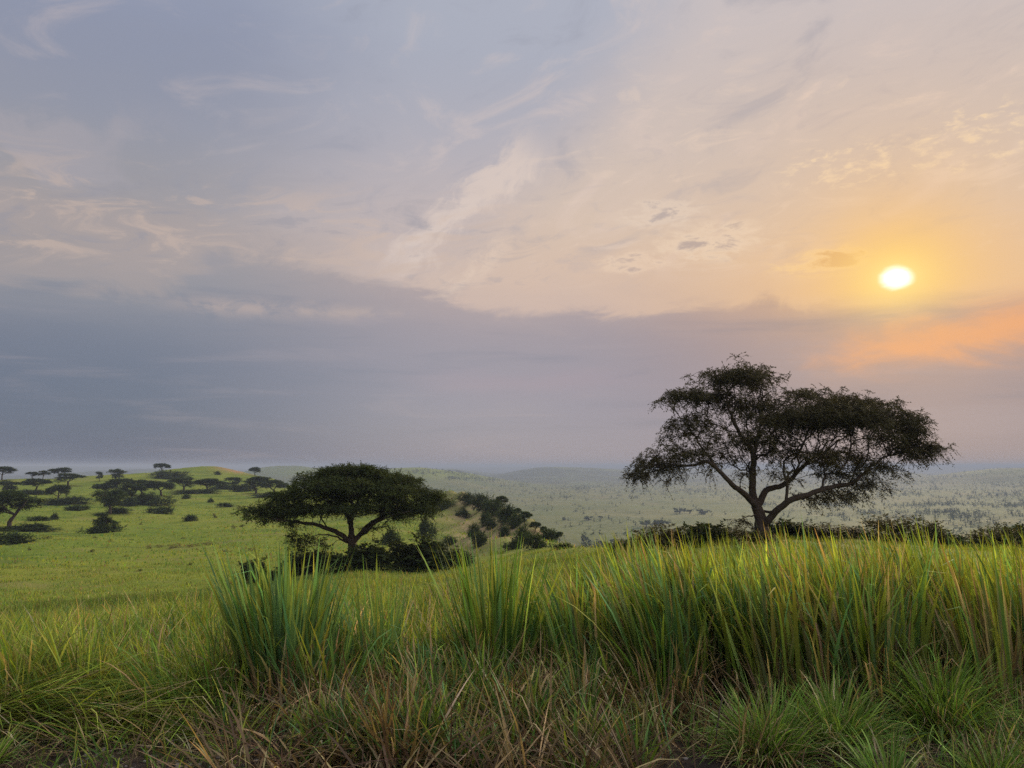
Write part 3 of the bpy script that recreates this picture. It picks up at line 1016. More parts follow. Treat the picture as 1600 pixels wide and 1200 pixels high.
def proto_list(fn, n):
    return [fn(i) for i in range(n)]


sizes = {}


def size_of(src):
    if src.name not in sizes:
        v = np.concatenate([np.array([p.co[:] for p in ch.data.vertices]) for ch in src.children])
        sizes[src.name] = (np.ptp(np.percentile(v[:, :2], (1.5, 98.5), axis=0), axis=0).mean(), np.percentile(v[:, 2], 99.3))
    return sizes[src.name]


used = set()


def place(protos, i, loc, scale, rot, label, cat, group=None):
    src = protos[i % len(protos)]
    if src.name in used:
        o = copy_tree(src)
    else:
        o = src
        used.add(src.name)
    o.location = loc
    o.rotation_euler = (0, 0, rot)
    o.scale = scale
    tag(o, label, cat, group)
    return o


near_b = proto_list(lambda i: build_bush('bush', dome_lobes(np.random.default_rng(100 + i), 2.6, 1.5, 7), 200 + i, per_m2=20, spray=(5, 0.32, 7, 0.14, 0.08, 0.2), leaf='leaf_bush'), 4)
olive_b = proto_list(lambda i: build_bush('bush', dome_lobes(np.random.default_rng(130 + i), 2.2, 1.5, 6), 230 + i, per_m2=17, spray=(5, 0.34, 7, 0.13, 0.06, 0.05), leaf='leaf_olive'), 4)

G_LT = 'dark bushes around the umbrella acacia'
for i, (px, py, w, h, Y, lab) in enumerate((
        (412, 893, 46, 34, 58, 'dark bush at the left end of the thicket below the umbrella acacia'),
        (452, 893, 64, 28, 59, 'dark bush behind the tallest blue green grass clump'),
        (503, 893, 62, 34, 61, 'dark bush just left of the umbrella acacia trunk'),
        (548, 893, 60, 26, 57, 'low black bush right in front of the umbrella acacia trunk'),
        (592, 892, 80, 40, 59, 'dark bush just right of the umbrella acacia trunk'),
        (640, 888, 76, 52, 60, 'tallest bush of the thicket, right of the umbrella acacia trunk'),
        (684, 884, 70, 42, 61, 'dark rounded bush second from the right end of the thicket'),
        (712, 880, 38, 28, 62, 'small bush at the right end of the thicket by the open grass'))):
    x = Y * math.tan(az_of(px))
    s = Y / F
    pw, ph = size_of(near_b[i % 4])
    place(near_b, i, (x, Y, Hs(x, Y) - 0.1), (w * s * 1.15 / pw, w * s * 1.15 / pw, h * s / ph), i * 1.7, lab, 'bush', G_LT)

G_RT = 'bushes in the hedge line below the tall acacia'
for i, (px, top, w, Y, lab) in enumerate((
        (982, 846, 56, 42, 'low olive bush at the left end of the hedge line'),
        (1018, 832, 70, 43, 'olive brown bush second from the left end of the hedge line'),
        (1052, 820, 70, 44, 'tallest bush on the left part of the hedge line'),
        (1098, 819, 74, 43, 'broad bush under the left drooping limb of the tall acacia'),
        (1142, 825, 64, 44, 'bush just left of the tall acacia trunk'),
        (1180, 836, 50, 37.5, 'low bush hiding the foot of the tall acacia trunk'),
        (1216, 814, 54, 43, 'bush just right of the tall acacia trunk'),
        (1258, 817, 66, 44, 'bush below the lowest right limb of the tall acacia'),
        (1302, 826, 60, 43, 'low bush between two taller ones right of the tall acacia'),
        (1336, 824, 52, 44, 'bush left of the twiggy bush that sticks up under the sun'),
        (1382, 806, 66, 42, 'twiggy bush sticking up highest right of the tall acacia'),
        (1432, 811, 52, 43, 'upright bush at the right end of the hedge under the crown tip'),
        (1480, 832, 56, 44, 'low bush in the gap of the hedge line right of the crown'),
        (1530, 830, 64, 45, 'low olive bush left of the last two at the right edge'),
        (1564, 818, 46, 46, 'bush with a raised tip near the right edge of the view'),
        (1598, 821, 60, 46, 'bush cut by the right edge of the view'))):
    x = Y * math.tan(az_of(px))
    s = Y / F
    z0 = Hs(x, Y) - 0.1
    h = max(0.7, CAM_H + Y * tan_el(top) - z0)
    pl = olive_b if i % 3 else near_b
    pw, ph = size_of(pl[i % 4])
    place(pl, i, (x, Y, z0), (w * s * 1.2 / pw, w * s * 1.2 / pw, h / ph), i * 2.1, lab, 'bush', G_RT)

# ------------------------------------------------------------------ trees and bushes of the hill on the left and the ridge


def umbrella_proto(i, name='acacia_tree', n_leaf=5, layers=3, leaf='leaf_far', tall=1.0):
    g = np.random.default_rng(300 + i)
    Hh = 7.0
    tr = [np.array([0, 0, -0.3]), np.array([g.normal(0, .1), g.normal(0, .1), 1.3]), np.array([g.normal(0, .25), g.normal(0, .25), 2.6 * tall])]
    limbs = [(tr, 0.30, 0.22)]
    lob = []
    for k in range(4):
        a = k * 1.57 + g.uniform(-.4, .4)
        q = g.uniform(1.8, 2.9)
        e = np.array([q * math.cos(a), q * math.sin(a), g.uniform(4.6, 5.8)])
        limbs.append(([tr[-1], tr[-1] * 0.5 + e * 0.5 + np.array([0, 0, -0.2]), e], 0.14, 0.05))
    deep = (0.5, 0.95, 0.7, 1.2, 0.6, 0.9, 1.1)[i % 7]
    lob.append((g.normal(0, .5), g.normal(0, .5), 6.3 - .3 * deep, 2.3, 2.3, 0.6 * deep + .2, 1.0))
    for k in range(8):
        a = g.uniform(0, 6.28)
        q = g.uniform(1.4, 3.3)
        lob.append((q * math.cos(a), q * math.sin(a), 6.1 - (0.10 + 0.10 * deep) * q * q + g.normal(0, .35), g.uniform(.9, 1.7), g.uniform(.9, 1.7), g.uniform(.35, .6) + .35 * deep * g.random(), .8))
    for k in range((3, 5, 2, 6, 4, 5, 3)[i % 7]):
        a = g.uniform(0, 6.28)
        q = g.uniform(1.5, 3.2)
        lob.append((q * math.cos(a), q * math.sin(a), g.uniform(3.4, 5.0), g.uniform(.8, 1.4), g.uniform(.8, 1.4), g.uniform(.5, .9), .8))
    return build_tree(name, limbs, lob, 400 + i, per_m2=4.4, spray=(6, 0.65, 5, 0.36, 0.17, 0.25), leaf=leaf, limb_parts=False, step=0.6, thick_k=6, thin_k=3, tip_r=0.02)


def round_proto(i, name='acacia_tree'):
    g = np.random.default_rng(500 + i)
    tr = [np.array([0, 0, -0.3]), np.array([0, 0, 1.0]), np.array([g.normal(0, .25), g.normal(0, .25), 2.2])]
    limbs = [(tr, 0.28, 0.2)]
    lob = []
    for k in range(3):
        a = k * 2.1 + g.uniform(-.4, .4)
        e = np.array([1.6 * math.cos(a), 1.6 * math.sin(a), g.uniform(3.6, 5.0)])
        limbs.append(([tr[-1], tr[-1] * 0.5 + e * 0.5, e], 0.13, 0.05))
    for k in range(10):
        a = g.uniform(0, 6.28)
        q = g.uniform(0.2, 2.6)
        lob.append((q * math.cos(a), q * math.sin(a), g.uniform(2.2, 6.2 - 0.22 * q * q), g.uniform(1.0, 1.6), g.uniform(1.0, 1.6), g.uniform(.5, .9), .9))
    return build_tree(name, limbs, lob, 600 + i, per_m2=3.2, spray=(6, 0.7, 5, 0.36, 0.17, 0.35), leaf='leaf_far', limb_parts=False, step=0.6, thick_k=6, thin_k=3, tip_r=0.02)


umb = proto_list(umbrella_proto, 7)
rnd_t = proto_list(round_proto, 5)
far_b = proto_list(lambda i: build_bush('bush', dome_lobes(np.random.default_rng(700 + i), 4.4, 2.0, 8), 720 + i, per_m2=4.6, spray=(5, 0.75, 6, 0.30, 0.14, 0.05), leaf='leaf_far'), 4)
shrub = proto_list(lambda i: build_bush('shrub', dome_lobes(np.random.default_rng(740 + i), 1.6, 0.9, 4), 760 + i, per_m2=9.0, spray=(3, 0.35, 4, 0.24, 0.10, 0.1), leaf='leaf_olive', stems=3), 3)
brown = proto_list(lambda i: build_bush('shrub', dome_lobes(np.random.default_rng(780 + i), 1.6, 0.8, 5), 790 + i, per_m2=9.0, spray=(3, 0.35, 4, 0.24, 0.07, -0.2), leaf='leaf_brown', stems=4), 2)


def set_tree(protos, i, px, base, top, w, lab, cat='tree', group=None, tmax=720.0, grow=1.0):
    x, y, z, t = ground_at(px, base, tmax=tmax)
    s = y / F
    pw, ph = size_of(protos[i % len(protos)])
    h = max(0.4, (base - top) * s)
    sx = w * s / pw * (0.88 if cat == 'tree' else 0.95) * grow
    return place(protos, i, (x, y, z - 0.15), (sx, sx, h / ph), i * 1.13 + 0.4, lab, cat, group)


G_HT = 'acacias scattered over the left hill'
for i, (kind, px, base, top, w, lab) in enumerate((
        ('u', 3, 750, 729, 30, 'flat topped acacia on the skyline cut by the left edge of the view'),
        ('u', 50, 745, 734, 20, 'small acacia on the skyline, left one of the pair touching crowns'),
        ('u', 67, 745, 732, 18, 'small acacia on the skyline, right one of the pair touching crowns'),
        ('u', 92, 747, 731, 32, 'wide flat acacia on the skyline right of the touching pair'),
        ('u', 106, 760, 740, 38, 'broad dark acacia just below the wide flat one on the skyline'),
        ('u', 56, 768, 748, 38, 'flat acacia on the left slope with dark scrub at its foot'),
        ('u', 90, 786, 758, 36, 'bushy acacia midway up the slope with a long bush beside it'),
        ('r', 10, 770, 751, 34, 'dark round acacia at the left edge below the skyline tree'),
        ('u', 14, 826, 768, 88, 'largest acacia of the left field, cut by the left edge'),
        ('r', 172, 804, 766, 50, 'rounded acacia standing directly behind the ragged one in the field'),
        ('r', 163, 831, 802, 36, 'ragged acacia in the open field over a black bush'),
        ('r', 155, 752, 737, 11, 'narrow little tree near the skyline left of a pointed one'),
        ('r', 180, 751, 733, 25, 'pointed tree on the skyline left of the bare hilltop'),
        ('u', 163, 774, 756, 36, 'flat acacia at the left end of the dense row on the slope'),
        ('u', 190, 775, 748, 40, 'spreading acacia in the dense row behind the rounded tree'),
        ('u', 206, 786, 757, 42, 'dark acacia low in the dense row left of the big bush'),
        ('u', 222, 774, 750, 44, 'flat acacia in the middle of the dense row'),
        ('u', 252, 775, 752, 44, 'acacia in the dense row right behind the big bush'),
        ('u', 287, 769, 746, 38, 'flat acacia near the right end of the dense row with open trunks'),
        ('u', 325, 770, 748, 40, 'last acacia at the right end of the dense row'),
        ('u', 253, 738, 724, 26, 'lone umbrella acacia on the skyline beside the bare hilltop'),
        ('r', 362, 762, 746, 30, 'grey green tree at the foot of the bare hilltop'),
        ('u', 400, 771, 745, 46, 'spreading acacia below the right flank of the bare hilltop'),
        ('u', 428, 774, 750, 40, 'acacia peeping out left of the umbrella acacia crown'),
        ('u', 398, 744, 730, 18, 'small bluish acacia on the skyline right of the bare hilltop'))):
    set_tree(umb if kind == 'u' else rnd_t, i, px, base, top, w, lab, group=G_HT)

G_HB = 'bushes on the left hill and field'
for i, (px, base, top, w, lab) in enumerate((
        (54, 773, 765, 44, 'long dark bush under the flat acacia on the left slope'),
        (104, 788, 776, 62, 'long dark bush right of the bushy acacia midway up the slope'),
        (36, 829, 818, 78, 'long low bush at the foot of the largest left acacia'),
        (12, 849, 832, 66, 'black rounded bush at the left edge, lowest in the field'),
        (118, 798, 789, 34, 'oval bush alone in the field left of the rounded acacia'),
        (61, 814, 806, 42, 'low long bush alone right of the largest left acacia'),
        (85, 812, 801, 12, 'small upright bush at the right end of the low long bush'),
        (160, 832, 818, 48, 'black mound of bush at the foot of the ragged acacia'),
        (182, 801, 793, 34, 'low bush at the foot of the rounded acacia'),
        (266, 748, 735, 52, 'dark green thicket below the lone skyline acacia'),
        (240, 789, 770, 60, 'biggest round bush in front of the dense row'),
        (206, 790, 776, 40, 'dark bush against the left side of the biggest round bush'),
        (254, 803, 791, 38, 'dark oval bush alone below the biggest round bush'),
        (291, 779, 772, 16, 'small bush right of the biggest round bush'),
        (329, 785, 778, 9, 'tiny bush up slope from the neat dome bush'),
        (352, 792, 785, 22, 'neat dome bush in the right of the open field'),
        (299, 814, 804, 22, 'dome bush with a pointed top in the middle of the field'),
        (310, 771, 764, 60, 'strip of low scrub under the right end of the dense row'),
        (416, 777, 769, 46, 'low dark scrub left of the umbrella acacia crown'),
        (345, 764, 756, 40, 'grey green scrub strip on the flank of the bare hilltop'),
        (376, 768, 756, 40, 'grey green scrub clump on the lower flank of the bare hilltop'),
        (340, 742, 736, 12, 'small green bush high on the side of the bare hilltop'),
        (612, 852, 824, 30, 'pale green bush behind the thicket at the foot of the ridge'))):
    set_tree(far_b, i, px, base, top, w, lab, 'bush', G_HB)

G_SH = 'low shrubs dotted over the open field'
for i, (kind, px, base, top, w, lab) in enumerate((
        ('s', 335, 809, 802, 9, 'low shrub right of the pointed dome bush'),
        ('s', 220, 820, 815, 7, 'low shrub in the open field right of the ragged acacia'),
        ('s', 364, 826, 819, 8, 'left shrub of a small group in the right of the field'),
        ('s', 379, 823, 819, 13, 'flat shrub just right of an upright one in the right of the field'),
        ('s', 388, 814, 810, 8, 'low shrub near the left tip of the umbrella acacia crown'),
        ('s', 373, 796, 789, 7, 'shrub right of the neat dome bush'),
        ('s', 205, 844, 841, 9, 'flat dark shrub lying alone below the ragged acacia'),
        ('s', 172, 847, 841, 8, 'dark ragged shrub in the field straight below the ragged acacia'),
        ('s', 148, 841, 837, 7, 'tiny shrub just under the black mound of bush'),
        ('s', 145, 863, 857, 10, 'weedy shrub low in the left of the field'),
        ('s', 195, 870, 866, 9, 'dark tuft low in the field left of the brown weed strip'),
        ('s', 72, 842, 836, 16, 'brownish shrub right of the black rounded bush'),
        ('s', 45, 860, 855, 8, 'tiny shrub below the black rounded bush'),
        ('s', 287, 842, 838, 9, 'dark shrub above the brown weed strip'),
        ('b', 234, 857, 850, 12, 'withered tuft at the left end of the brown weed strip'),
        ('b', 250, 855, 849, 14, 'withered tuft second from the left in the brown weed strip'),
        ('b', 272, 856, 848, 22, 'widest withered patch of the brown weed strip'),
        ('b', 293, 855, 849, 18, 'withered patch right of the widest in the brown weed strip'),
        ('b', 314, 853, 847, 18, 'withered patch second from the right in the brown weed strip'),
        ('b', 334, 852, 845, 16, 'withered tuft at the right end of the brown weed strip'),
        ('b', 308, 860, 855, 7, 'single withered tuft just below the brown weed strip'),
        ('b', 392, 861, 854, 15, 'withered shrub left of the black thicket'),
        ('b', 350, 862, 857, 16, 'faint withered patch right of the brown weed strip'),
        ('s', 296, 883, 879, 10, 'dark tuft in the near field below the brown weed strip'),
        ('s', 215, 893, 888, 12, 'dark tuft in the near field where the long grass begins'))):
    set_tree(shrub if kind == 's' else brown, i, px, base, top, w, lab, 'shrub', G_SH)

G_RB = 'dark bushes clinging to the ridge'
for i, (px, base, top, w, lab) in enumerate((
        (690, 798, 780, 40, 'dark bush on the ridge tucked under the right tip of the umbrella crown'),
        (722, 808, 794, 20, 'round bush below the yellow patch near the top of the ridge'),
        (730, 789, 770, 32, 'left bush of the row on the top of the ridge'),
        (752, 796, 772, 30, 'tall dark bush second from the left on the ridge skyline'),
        (770, 806, 780, 34, 'dark bush in the middle of the ridge skyline'),
        (790, 814, 788, 34, 'dark bush below the first flat topped tree of the ridge'),
        (806, 823, 800, 28, 'dark bush left of the tallest ridge tree'),
        (757, 822, 800, 16, 'narrow bush in the upper gully of the ridge'),
        (768, 826, 808, 16, 'bush just right of the narrow one in the upper gully'),
        (668, 840, 808, 26, 'lone bush on the green left part of the ridge'),
        (742, 838, 818, 20, 'upper bush of the middle gully of the ridge'),
        (750, 853, 830, 24, 'lower bush of the middle gully of the ridge'),
        (788, 838, 822, 20, 'small bush on the brown slope below the skyline'),
        (818, 848, 822, 30, 'dark bush low on the ridge under the tallest ridge tree'),
        (836, 858, 832, 36, 'widest bush at the foot of the ridge'),
        (860, 846, 826, 30, 'dark bush near the lower end of the ridge skyline'),
        (880, 858, 846, 30, 'last low bush where the ridge runs down to the plain'),
        (800, 858, 842, 30, 'dull bush at the foot of the ridge behind the tall grass clump'),
        (700, 850, 838, 26, 'faint bush low on the ridge above the thicket'))):
    set_tree(far_b, i + 1, px, base, top, w, lab, 'bush', G_RB, tmax=290.0, grow=1.02)
G_RU = 'flat topped trees on the ridge'
for i, (px, base, top, w, lab) in enumerate((
        (783, 796, 775, 24, 'first flat topped tree sticking out of the ridge skyline'),
        (806, 810, 794, 17, 'small flat topped tree just left of the tallest ridge tree'),
        (820, 822, 799, 19, 'tallest thin stemmed tree on the ridge skyline'),
        (836, 832, 815, 18, 'low flat topped tree right of the tallest ridge tree'),
        (849, 838, 822, 12, 'pointed little tree on the lower ridge'),
        (874, 845, 827, 14, 'last flat topped tree leaning out at the low end of the ridge'))):
    set_tree(umb, i + 2, px, base, top, w, lab, group=G_RU, tmax=290.0)

# ------------------------------------------------------------------ trees of the hazy plain


def plain_mesh(seed, n):
    """a small far tree in one mesh: short trunk and a spreading crown of leaf clumps"""
    g = np.random.default_rng(seed)
    cl = []
    for k in range(6):
        a, q = g.uniform(0, 6.28), g.uniform(0, 2.8)
        cl.append((q * math.cos(a), q * math.sin(a), g.uniform(.9 if seed % 2 else 2.2, 5.0 - .2 * q * q), g.uniform(1.0, 1.8), g.uniform(1.0, 1.8), g.uniform(.8, 1.3), 1.0))
    pts = []
    for c in cl:
        v = g.normal(size=(n // 6, 3))
        v /= np.linalg.norm(v, axis=1, keepdims=True)
        pts.append(np.array(c[:3]) + v * np.array(c[3:6]) * g.random((n // 6, 1)) ** .35)
    pts = np.vstack(pts)
    a = g.normal(size=(len(pts), 3))
    a /= np.linalg.norm(a, axis=1, keepdims=True)
    b = np.cross(a, g.normal(size=(len(pts), 3)))
    b /= np.linalg.norm(b, axis=1, keepdims=True)
    s = g.uniform(.5, .95, (len(pts), 1))
    V = np.stack([pts - a * s, pts - b * s * .6, pts + a * s, pts + b * s * .6], 1).reshape(-1, 3)
    tv = np.array([(x * .22, y * .22, z) for z in (-.5, 3.2) for x, y in ((-1, -1), (1, -1), (1, 1), (-1, 1))])
    tf = np.array([(i, (i + 1) % 4, 4 + (i + 1) % 4, 4 + i) for i in range(4)])
    Fq = np.vstack([np.arange(len(V)).reshape(-1, 4), tf + len(V)])
    mi = np.concatenate([np.zeros(len(V) // 4, int), np.ones(4, int)])
    return np.vstack([V, tv]), Fq, mi


pm = [make_mesh('plain_tree', *plain_mesh(900 + i, 90)[:2], [M['leaf_far'], M['bark']], mat_idx=plain_mesh(900 + i, 90)[2]) for i in range(6)]


def add_plain(x, y, z, s, sz, lab, grp, k):
    o = link('plain_tree', pm[k % 6], loc=(x, y, z - 0.2))
    o.rotation_euler = (0, 0, k * 1.31)
    o.scale = (s, s, sz)
    return tag(o, lab, 'tree', grp)


k = 0
for px, base, top, w, lab in ((912, 851, 836, 18, 'dark tree at the foot of the slope, leftmost of three in a row'), (940, 851, 841, 17, 'dark tree in the middle of three at the foot of the slope'), (962, 850, 841, 18, 'dark tree on the right of three at the foot of the slope'),
                              (920, 813, 804, 17, 'tree standing alone on the plain above the three at the foot of the slope'), (938, 811, 806, 9, 'small tree just right of the lone tree on the plain'), (880, 813, 806, 8, 'slim tree left of the lone tree on the plain'),
                              (1010, 823, 813, 22, 'left tree of the dark clump on the plain beyond the hedge'), (1024, 823, 808, 20, 'tall tree in the dark clump on the plain beyond the hedge'), (1036, 822, 812, 20, 'right tree of the dark clump on the plain beyond the hedge'),
                              (1062, 802, 790, 16, 'left tree of the hazy group under the drooping limb'), (1078, 803, 796, 16, 'middle tree of the hazy group under the drooping limb'), (1098, 804, 793, 20, 'right tree of the hazy group under the drooping limb')):
    x, y, z, t = ground_at(px, base, tmin=300)
    s = y / F
    add_plain(x, y, z, w * s / 6.0, (base - top) * s / 5.2, lab, 'dark trees on the near plain', k)
    k += 1

g = np.random.default_rng(77)
spots = []
tries = 0
while len(spots) < 5200 and tries < 60000:
    tries += 1
    a = R(g.uniform(-9, 39))
    r = math.exp(g.uniform(math.log(640), math.log(9000)))
    x, y = r * math.sin(a), r * math.cos(a)
    cl = (math.sin(x * .011 + 1.3) + math.sin(y * .009 + x * .004) + math.sin(x * .0043 - y * .0031 + 2)) / 3
    far = min(1.0, max(0.0, (r - 1300) / 2600))
    right = max(0.0, (math.degrees(a) - 17) / 12)
    pr = 0.06 + 0.40 * max(0, cl) + 0.55 * far * (0.5 + 0.5 * cl) + 0.5 * min(1, right) * (1 if r > 1000 else 0.2) * (0.5 + 0.5 * cl)
    if r > 2200 and math.sin(r * 0.0052 + a * 9) > 0.55:
        pr += 0.6
    if g.random() < pr:
        spots.append((r, x, y))
spots.sort()
sx_ = np.array([s[1] for s in spots])
sy_ = np.array([s[2] for s in spots])
sz_ = H(sx_, sy_)
ok = sz_ < -60
spots = [(x, y, z) for x, y, z, o_ in zip(sx_, sy_, sz_, ok) if o_ or math.hypot(x, y) > 2300]
for x, y, z in spots[:230]:
    s = g.uniform(.6, 1.6)
    add_plain(x, y, z, s * g.uniform(.8, 1.3), s, 'small hazy acacia scattered over the pale green plain', 'scattered acacias on the hazy plain', k)
    k += 1
for p0, p1, r0, r1, n in ((700, 1010, 746, 753, 420), (640, 760, 737, 744, 160), (620, 735, 733, 736, 60), (780, 960, 757, 763, 170), (900, 1010, 760, 768, 150), (1040, 1180, 765, 773, 170), (1000, 1300, 748, 756, 330),
                          (1180, 1400, 760, 770, 260), (1330, 1620, 752, 760, 420), (1340, 1650, 768, 778, 420), (1380, 1640, 786, 793, 330), (1340, 1500, 798, 804, 160), (1480, 1650, 800, 812, 230), (1180, 1330, 785, 793, 130), (840, 1000, 775, 781, 90), (1450, 1700, 742, 748, 200)):
    ph = g.uniform(0, 6.28)
    for _ in range(n):
        px = g.uniform(p0, p1)
        if g.random() > .55 + .5 * math.sin(px * .05 + ph) + .3 * math.sin(px * .021 + 2 * ph):
            continue
        x, y, z, t = ground_at(px, g.normal((r0 + r1) / 2, (r1 - r0) / 4) + 1.5 * math.sin(px * .03 + ph), tmin=600, tmax=9000, steps=500)
        spots.append((x, y, z))
base_v, base_f, _ = plain_mesh(951, 18)
VV, FF, off = [], [], 0
for x, y, z in spots[230:]:
    s = g.uniform(.6, 1.35)
    th = g.uniform(0, 6.28)
    c, sn = math.cos(th), math.sin(th)
    v = base_v.copy()
    v = np.stack([(v[:, 0] * c - v[:, 1] * sn) * s * 1.4 + x, (v[:, 0] * sn + v[:, 1] * c) * s * 1.4 + y, v[:, 2] * s + z - .2], 1)
    VV.append(v)
    FF.append(base_f + off)
    off += len(v)
tag(link('distant_woodland', make_mesh('distant_woodland', np.vstack(VV), np.vstack(FF), [M['leaf_far']])), 'faint blue green woodland belts far out on the plain', 'woodland', kind='stuff')

# ------------------------------------------------------------------ grass


def blades(base, h, th0, th1, az_, width, c0, c1, seg, g, power=1.6, wmid=0.35, bow=0.15):
    """ribbons that start leaning th0 (radians from upright) towards az_ and bend to th1; colours c0 at the foot to c1 at the tip"""
    n = len(base)
    t = np.linspace(0, 1, seg + 1)
    kink = g.random(n) < (0.13 if seg > 3 else 0.0)
    th1 = np.where(kink, th0 + g.uniform(1.1, 2.4, n), th1)
    pw_ = np.where(kink, g.uniform(4, 9, n), power)
    th = th0[:, None] + (th1 - th0)[:, None] * t[None] ** pw_[:, None]
    dl = (h / seg)[:, None]
    tm = (th[:, 1:] + th[:, :-1]) / 2
    hor = np.concatenate([np.zeros((n, 1)), np.cumsum(np.sin(tm) * dl, 1)], 1)
    ver = np.concatenate([np.zeros((n, 1)), np.cumsum(np.cos(tm) * dl, 1)], 1)
    dirx, diry = np.cos(az_), np.sin(az_)
    px = base[:, 0, None] + hor * dirx[:, None]
    py = base[:, 1, None] + hor * diry[:, None]
    pz = base[:, 2, None] + ver
    tw = az_ + math.pi / 2 + g.normal(0, 0.7, n)
    wp = np.minimum(0.45 + t / wmid * 0.55, 1.0) * np.clip((1 - t) / 0.42, 0, 1) ** 0.8
    wp[-1] = 0.04
    w = width[:, None] * 0.5 * wp[None]
    ox, oy = np.cos(tw)[:, None] * w, np.sin(tw)[:, None] * w
    V = np.empty((n, seg + 1, 2, 3))
    V[:, :, 0, 0], V[:, :, 0, 1], V[:, :, 0, 2] = px - ox, py - oy, pz
    V[:, :, 1, 0], V[:, :, 1, 1], V[:, :, 1, 2] = px + ox, py + oy, pz
    C = np.empty((n, seg + 1, 2, 3))
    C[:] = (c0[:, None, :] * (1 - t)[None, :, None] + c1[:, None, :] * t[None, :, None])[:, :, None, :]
    b = (np.arange(n) * (seg + 1) * 2)[:, None, None]
    i = (np.arange(seg) * 2)[None, :, None]
    Fq = (b + i + np.array([0, 1, 3, 2])[None, None, :]).reshape(-1, 4)
    return V.reshape(-1, 3), Fq, C.reshape(-1, 3)


def join(parts):
    V, Fq, C, off = [], [], [], 0
    for v, f, c in parts:
        V.append(v)
        Fq.append(f + off)
        C.append(c)
        off += len(v)
    return np.vstack(V), np.vstack(Fq), np.vstack(C)


def grass_obj(name, parts, parent=None, loc=None):
    V, Fq, C = join(parts)
    return link(name, make_mesh(name, V, Fq, [M['grass']], colors=C), parent, loc)


GREEN = np.array([0.070, 0.130, 0.024])
BLUEG = np.array([0.078, 0.145, 0.050])
YELG = np.array([0.240, 0.258, 0.042])
LIME = np.array([0.190, 0.245, 0.034])
STRAW = np.array([0.33, 0.24, 0.115])
BROWN = np.array([0.120, 0.080, 0.045])
PALE = np.array([0.36, 0.29, 0.17])


def pick(g, n, cols, probs, jit=0.36):
    i = g.choice(len(cols), n, p=np.array(probs) / sum(probs))
    c = np.array(cols)[i]
    return c * np.exp(g.normal(0, jit, (n, 1))) * np.exp(g.normal(0, 0.07, (n, 3)))


def clump(cx, cy, rad, n, h, splay, width, g, cols0, p0, cols1, p1, lean=(0, 0.0), bend=0.5, seg=6, local=False):
    """one tuft: blades fan out from a small foot; lean = (direction, amount)"""
    q = np.sqrt(g.random(n))
    a = g.uniform(0, 2 * math.pi, n)
    x, y = cx + rad * q * np.cos(a), cy + rad * q * np.sin(a)
    z = H(x, y) - 0.03
    vx = np.cos(a) * q * splay + math.cos(lean[0]) * lean[1] + g.normal(0, splay * 0.35, n)
    vy = np.sin(a) * q * splay + math.sin(lean[0]) * lean[1] + g.normal(0, splay * 0.35, n)
    th0 = np.hypot(vx, vy) * 0.7
    hh = h * g.uniform(0.55, 1.08, n)
    th1 = th0 * 1.2 + np.abs(g.normal(0, bend, n)) * (0.5 + q)
    return blades(np.stack([x, y, z], 1), hh, th0, th1, np.arctan2(vy, vx), width * g.uniform(.6, 1.3, n), pick(g, n, cols0, p0), pick(g, n, cols1, p1), seg, g)


def X(px, Y):
    return Y * (px - 800) / 1209.0


g = np.random.default_rng(5)
LEFT = math.pi          # the breeze leans the grass to the left
# --- named clumps that stand out
G_CL = 'tall grass clumps along the road edge'


def thing_grass(name, lab, cat, group, cx, cy, part_list):
    root = bpy.data.objects.new(name, None)
    root.location = (cx, cy, Hs(cx, cy))
    col.objects.link(root)
    for nm, parts in part_list:
        V, Fq, C = join(parts)
        V = V - np.array([cx, cy, Hs(cx, cy)])
        link(nm, make_mesh(nm, V, Fq, [M['grass']], colors=C), root)
    tag(root, lab, cat, group)
    return root


def tall_clump(px, Y, rad, n, h, splay, lab, bluish=0.5, width=0.024, dry=0.5):
    cx = X(px, Y)
    live = clump(cx, Y, rad, n, h, splay, width, g, [GREEN, BLUEG, LIME], [1 - bluish, bluish, .15], [GREEN * 1.2, BLUEG * 1.25, YELG], [1 - bluish, bluish, .5], lean=(LEFT, 0.06), bend=0.20, seg=7)
    dd = [clump(cx, Y, rad * 1.2, int(n * dry), h * 0.55, splay * 1.7, width * 0.8, g, [BROWN, STRAW], [.6, .4], [STRAW, BROWN, PALE], [.5, .3, .2], bend=1.1, seg=6)]
    thing_grass('grass_clump', lab, 'grass clump', G_CL, cx, Y, [('green_blades', [live]), ('dry_blades', dd)])


tall_clump(452, 8.0, 0.36, 330, 1.60, 0.25, 'largest blue green grass clump fanning out left of the middle', 0.85, 0.038)
tall_clump(520, 7.7, 0.22, 90, 1.15, 0.5, 'shorter drooping clump leaning against the right side of the largest clump', 0.6, 0.024, 0.9)
tall_clump(592, 8.4, 0.22, 85, 1.40, 0.22, 'slim upright grass clump just right of the largest blue green one', 0.7, 0.022, 0.8)
tall_clump(775, 8.6, 0.30, 190, 1.72, 0.28, 'tall upright grass clump in the middle of the view', 0.2, 0.028, 0.5)
tall_clump(880, 8.8, 0.25, 120, 1.35, 0.30, 'shorter grass clump between the middle clump and the grass wall', 0.35, 0.020, 0.8)
tall_clump(1030, 7.6, 0.20, 70, 1.05, 0.32, 'bright young clump in front of the left end of the grass wall', 0.15, 0.022, 0.4)

# --- fine tussocks at the lower right
G_TU = 'fine bladed tussocks at the road edge'


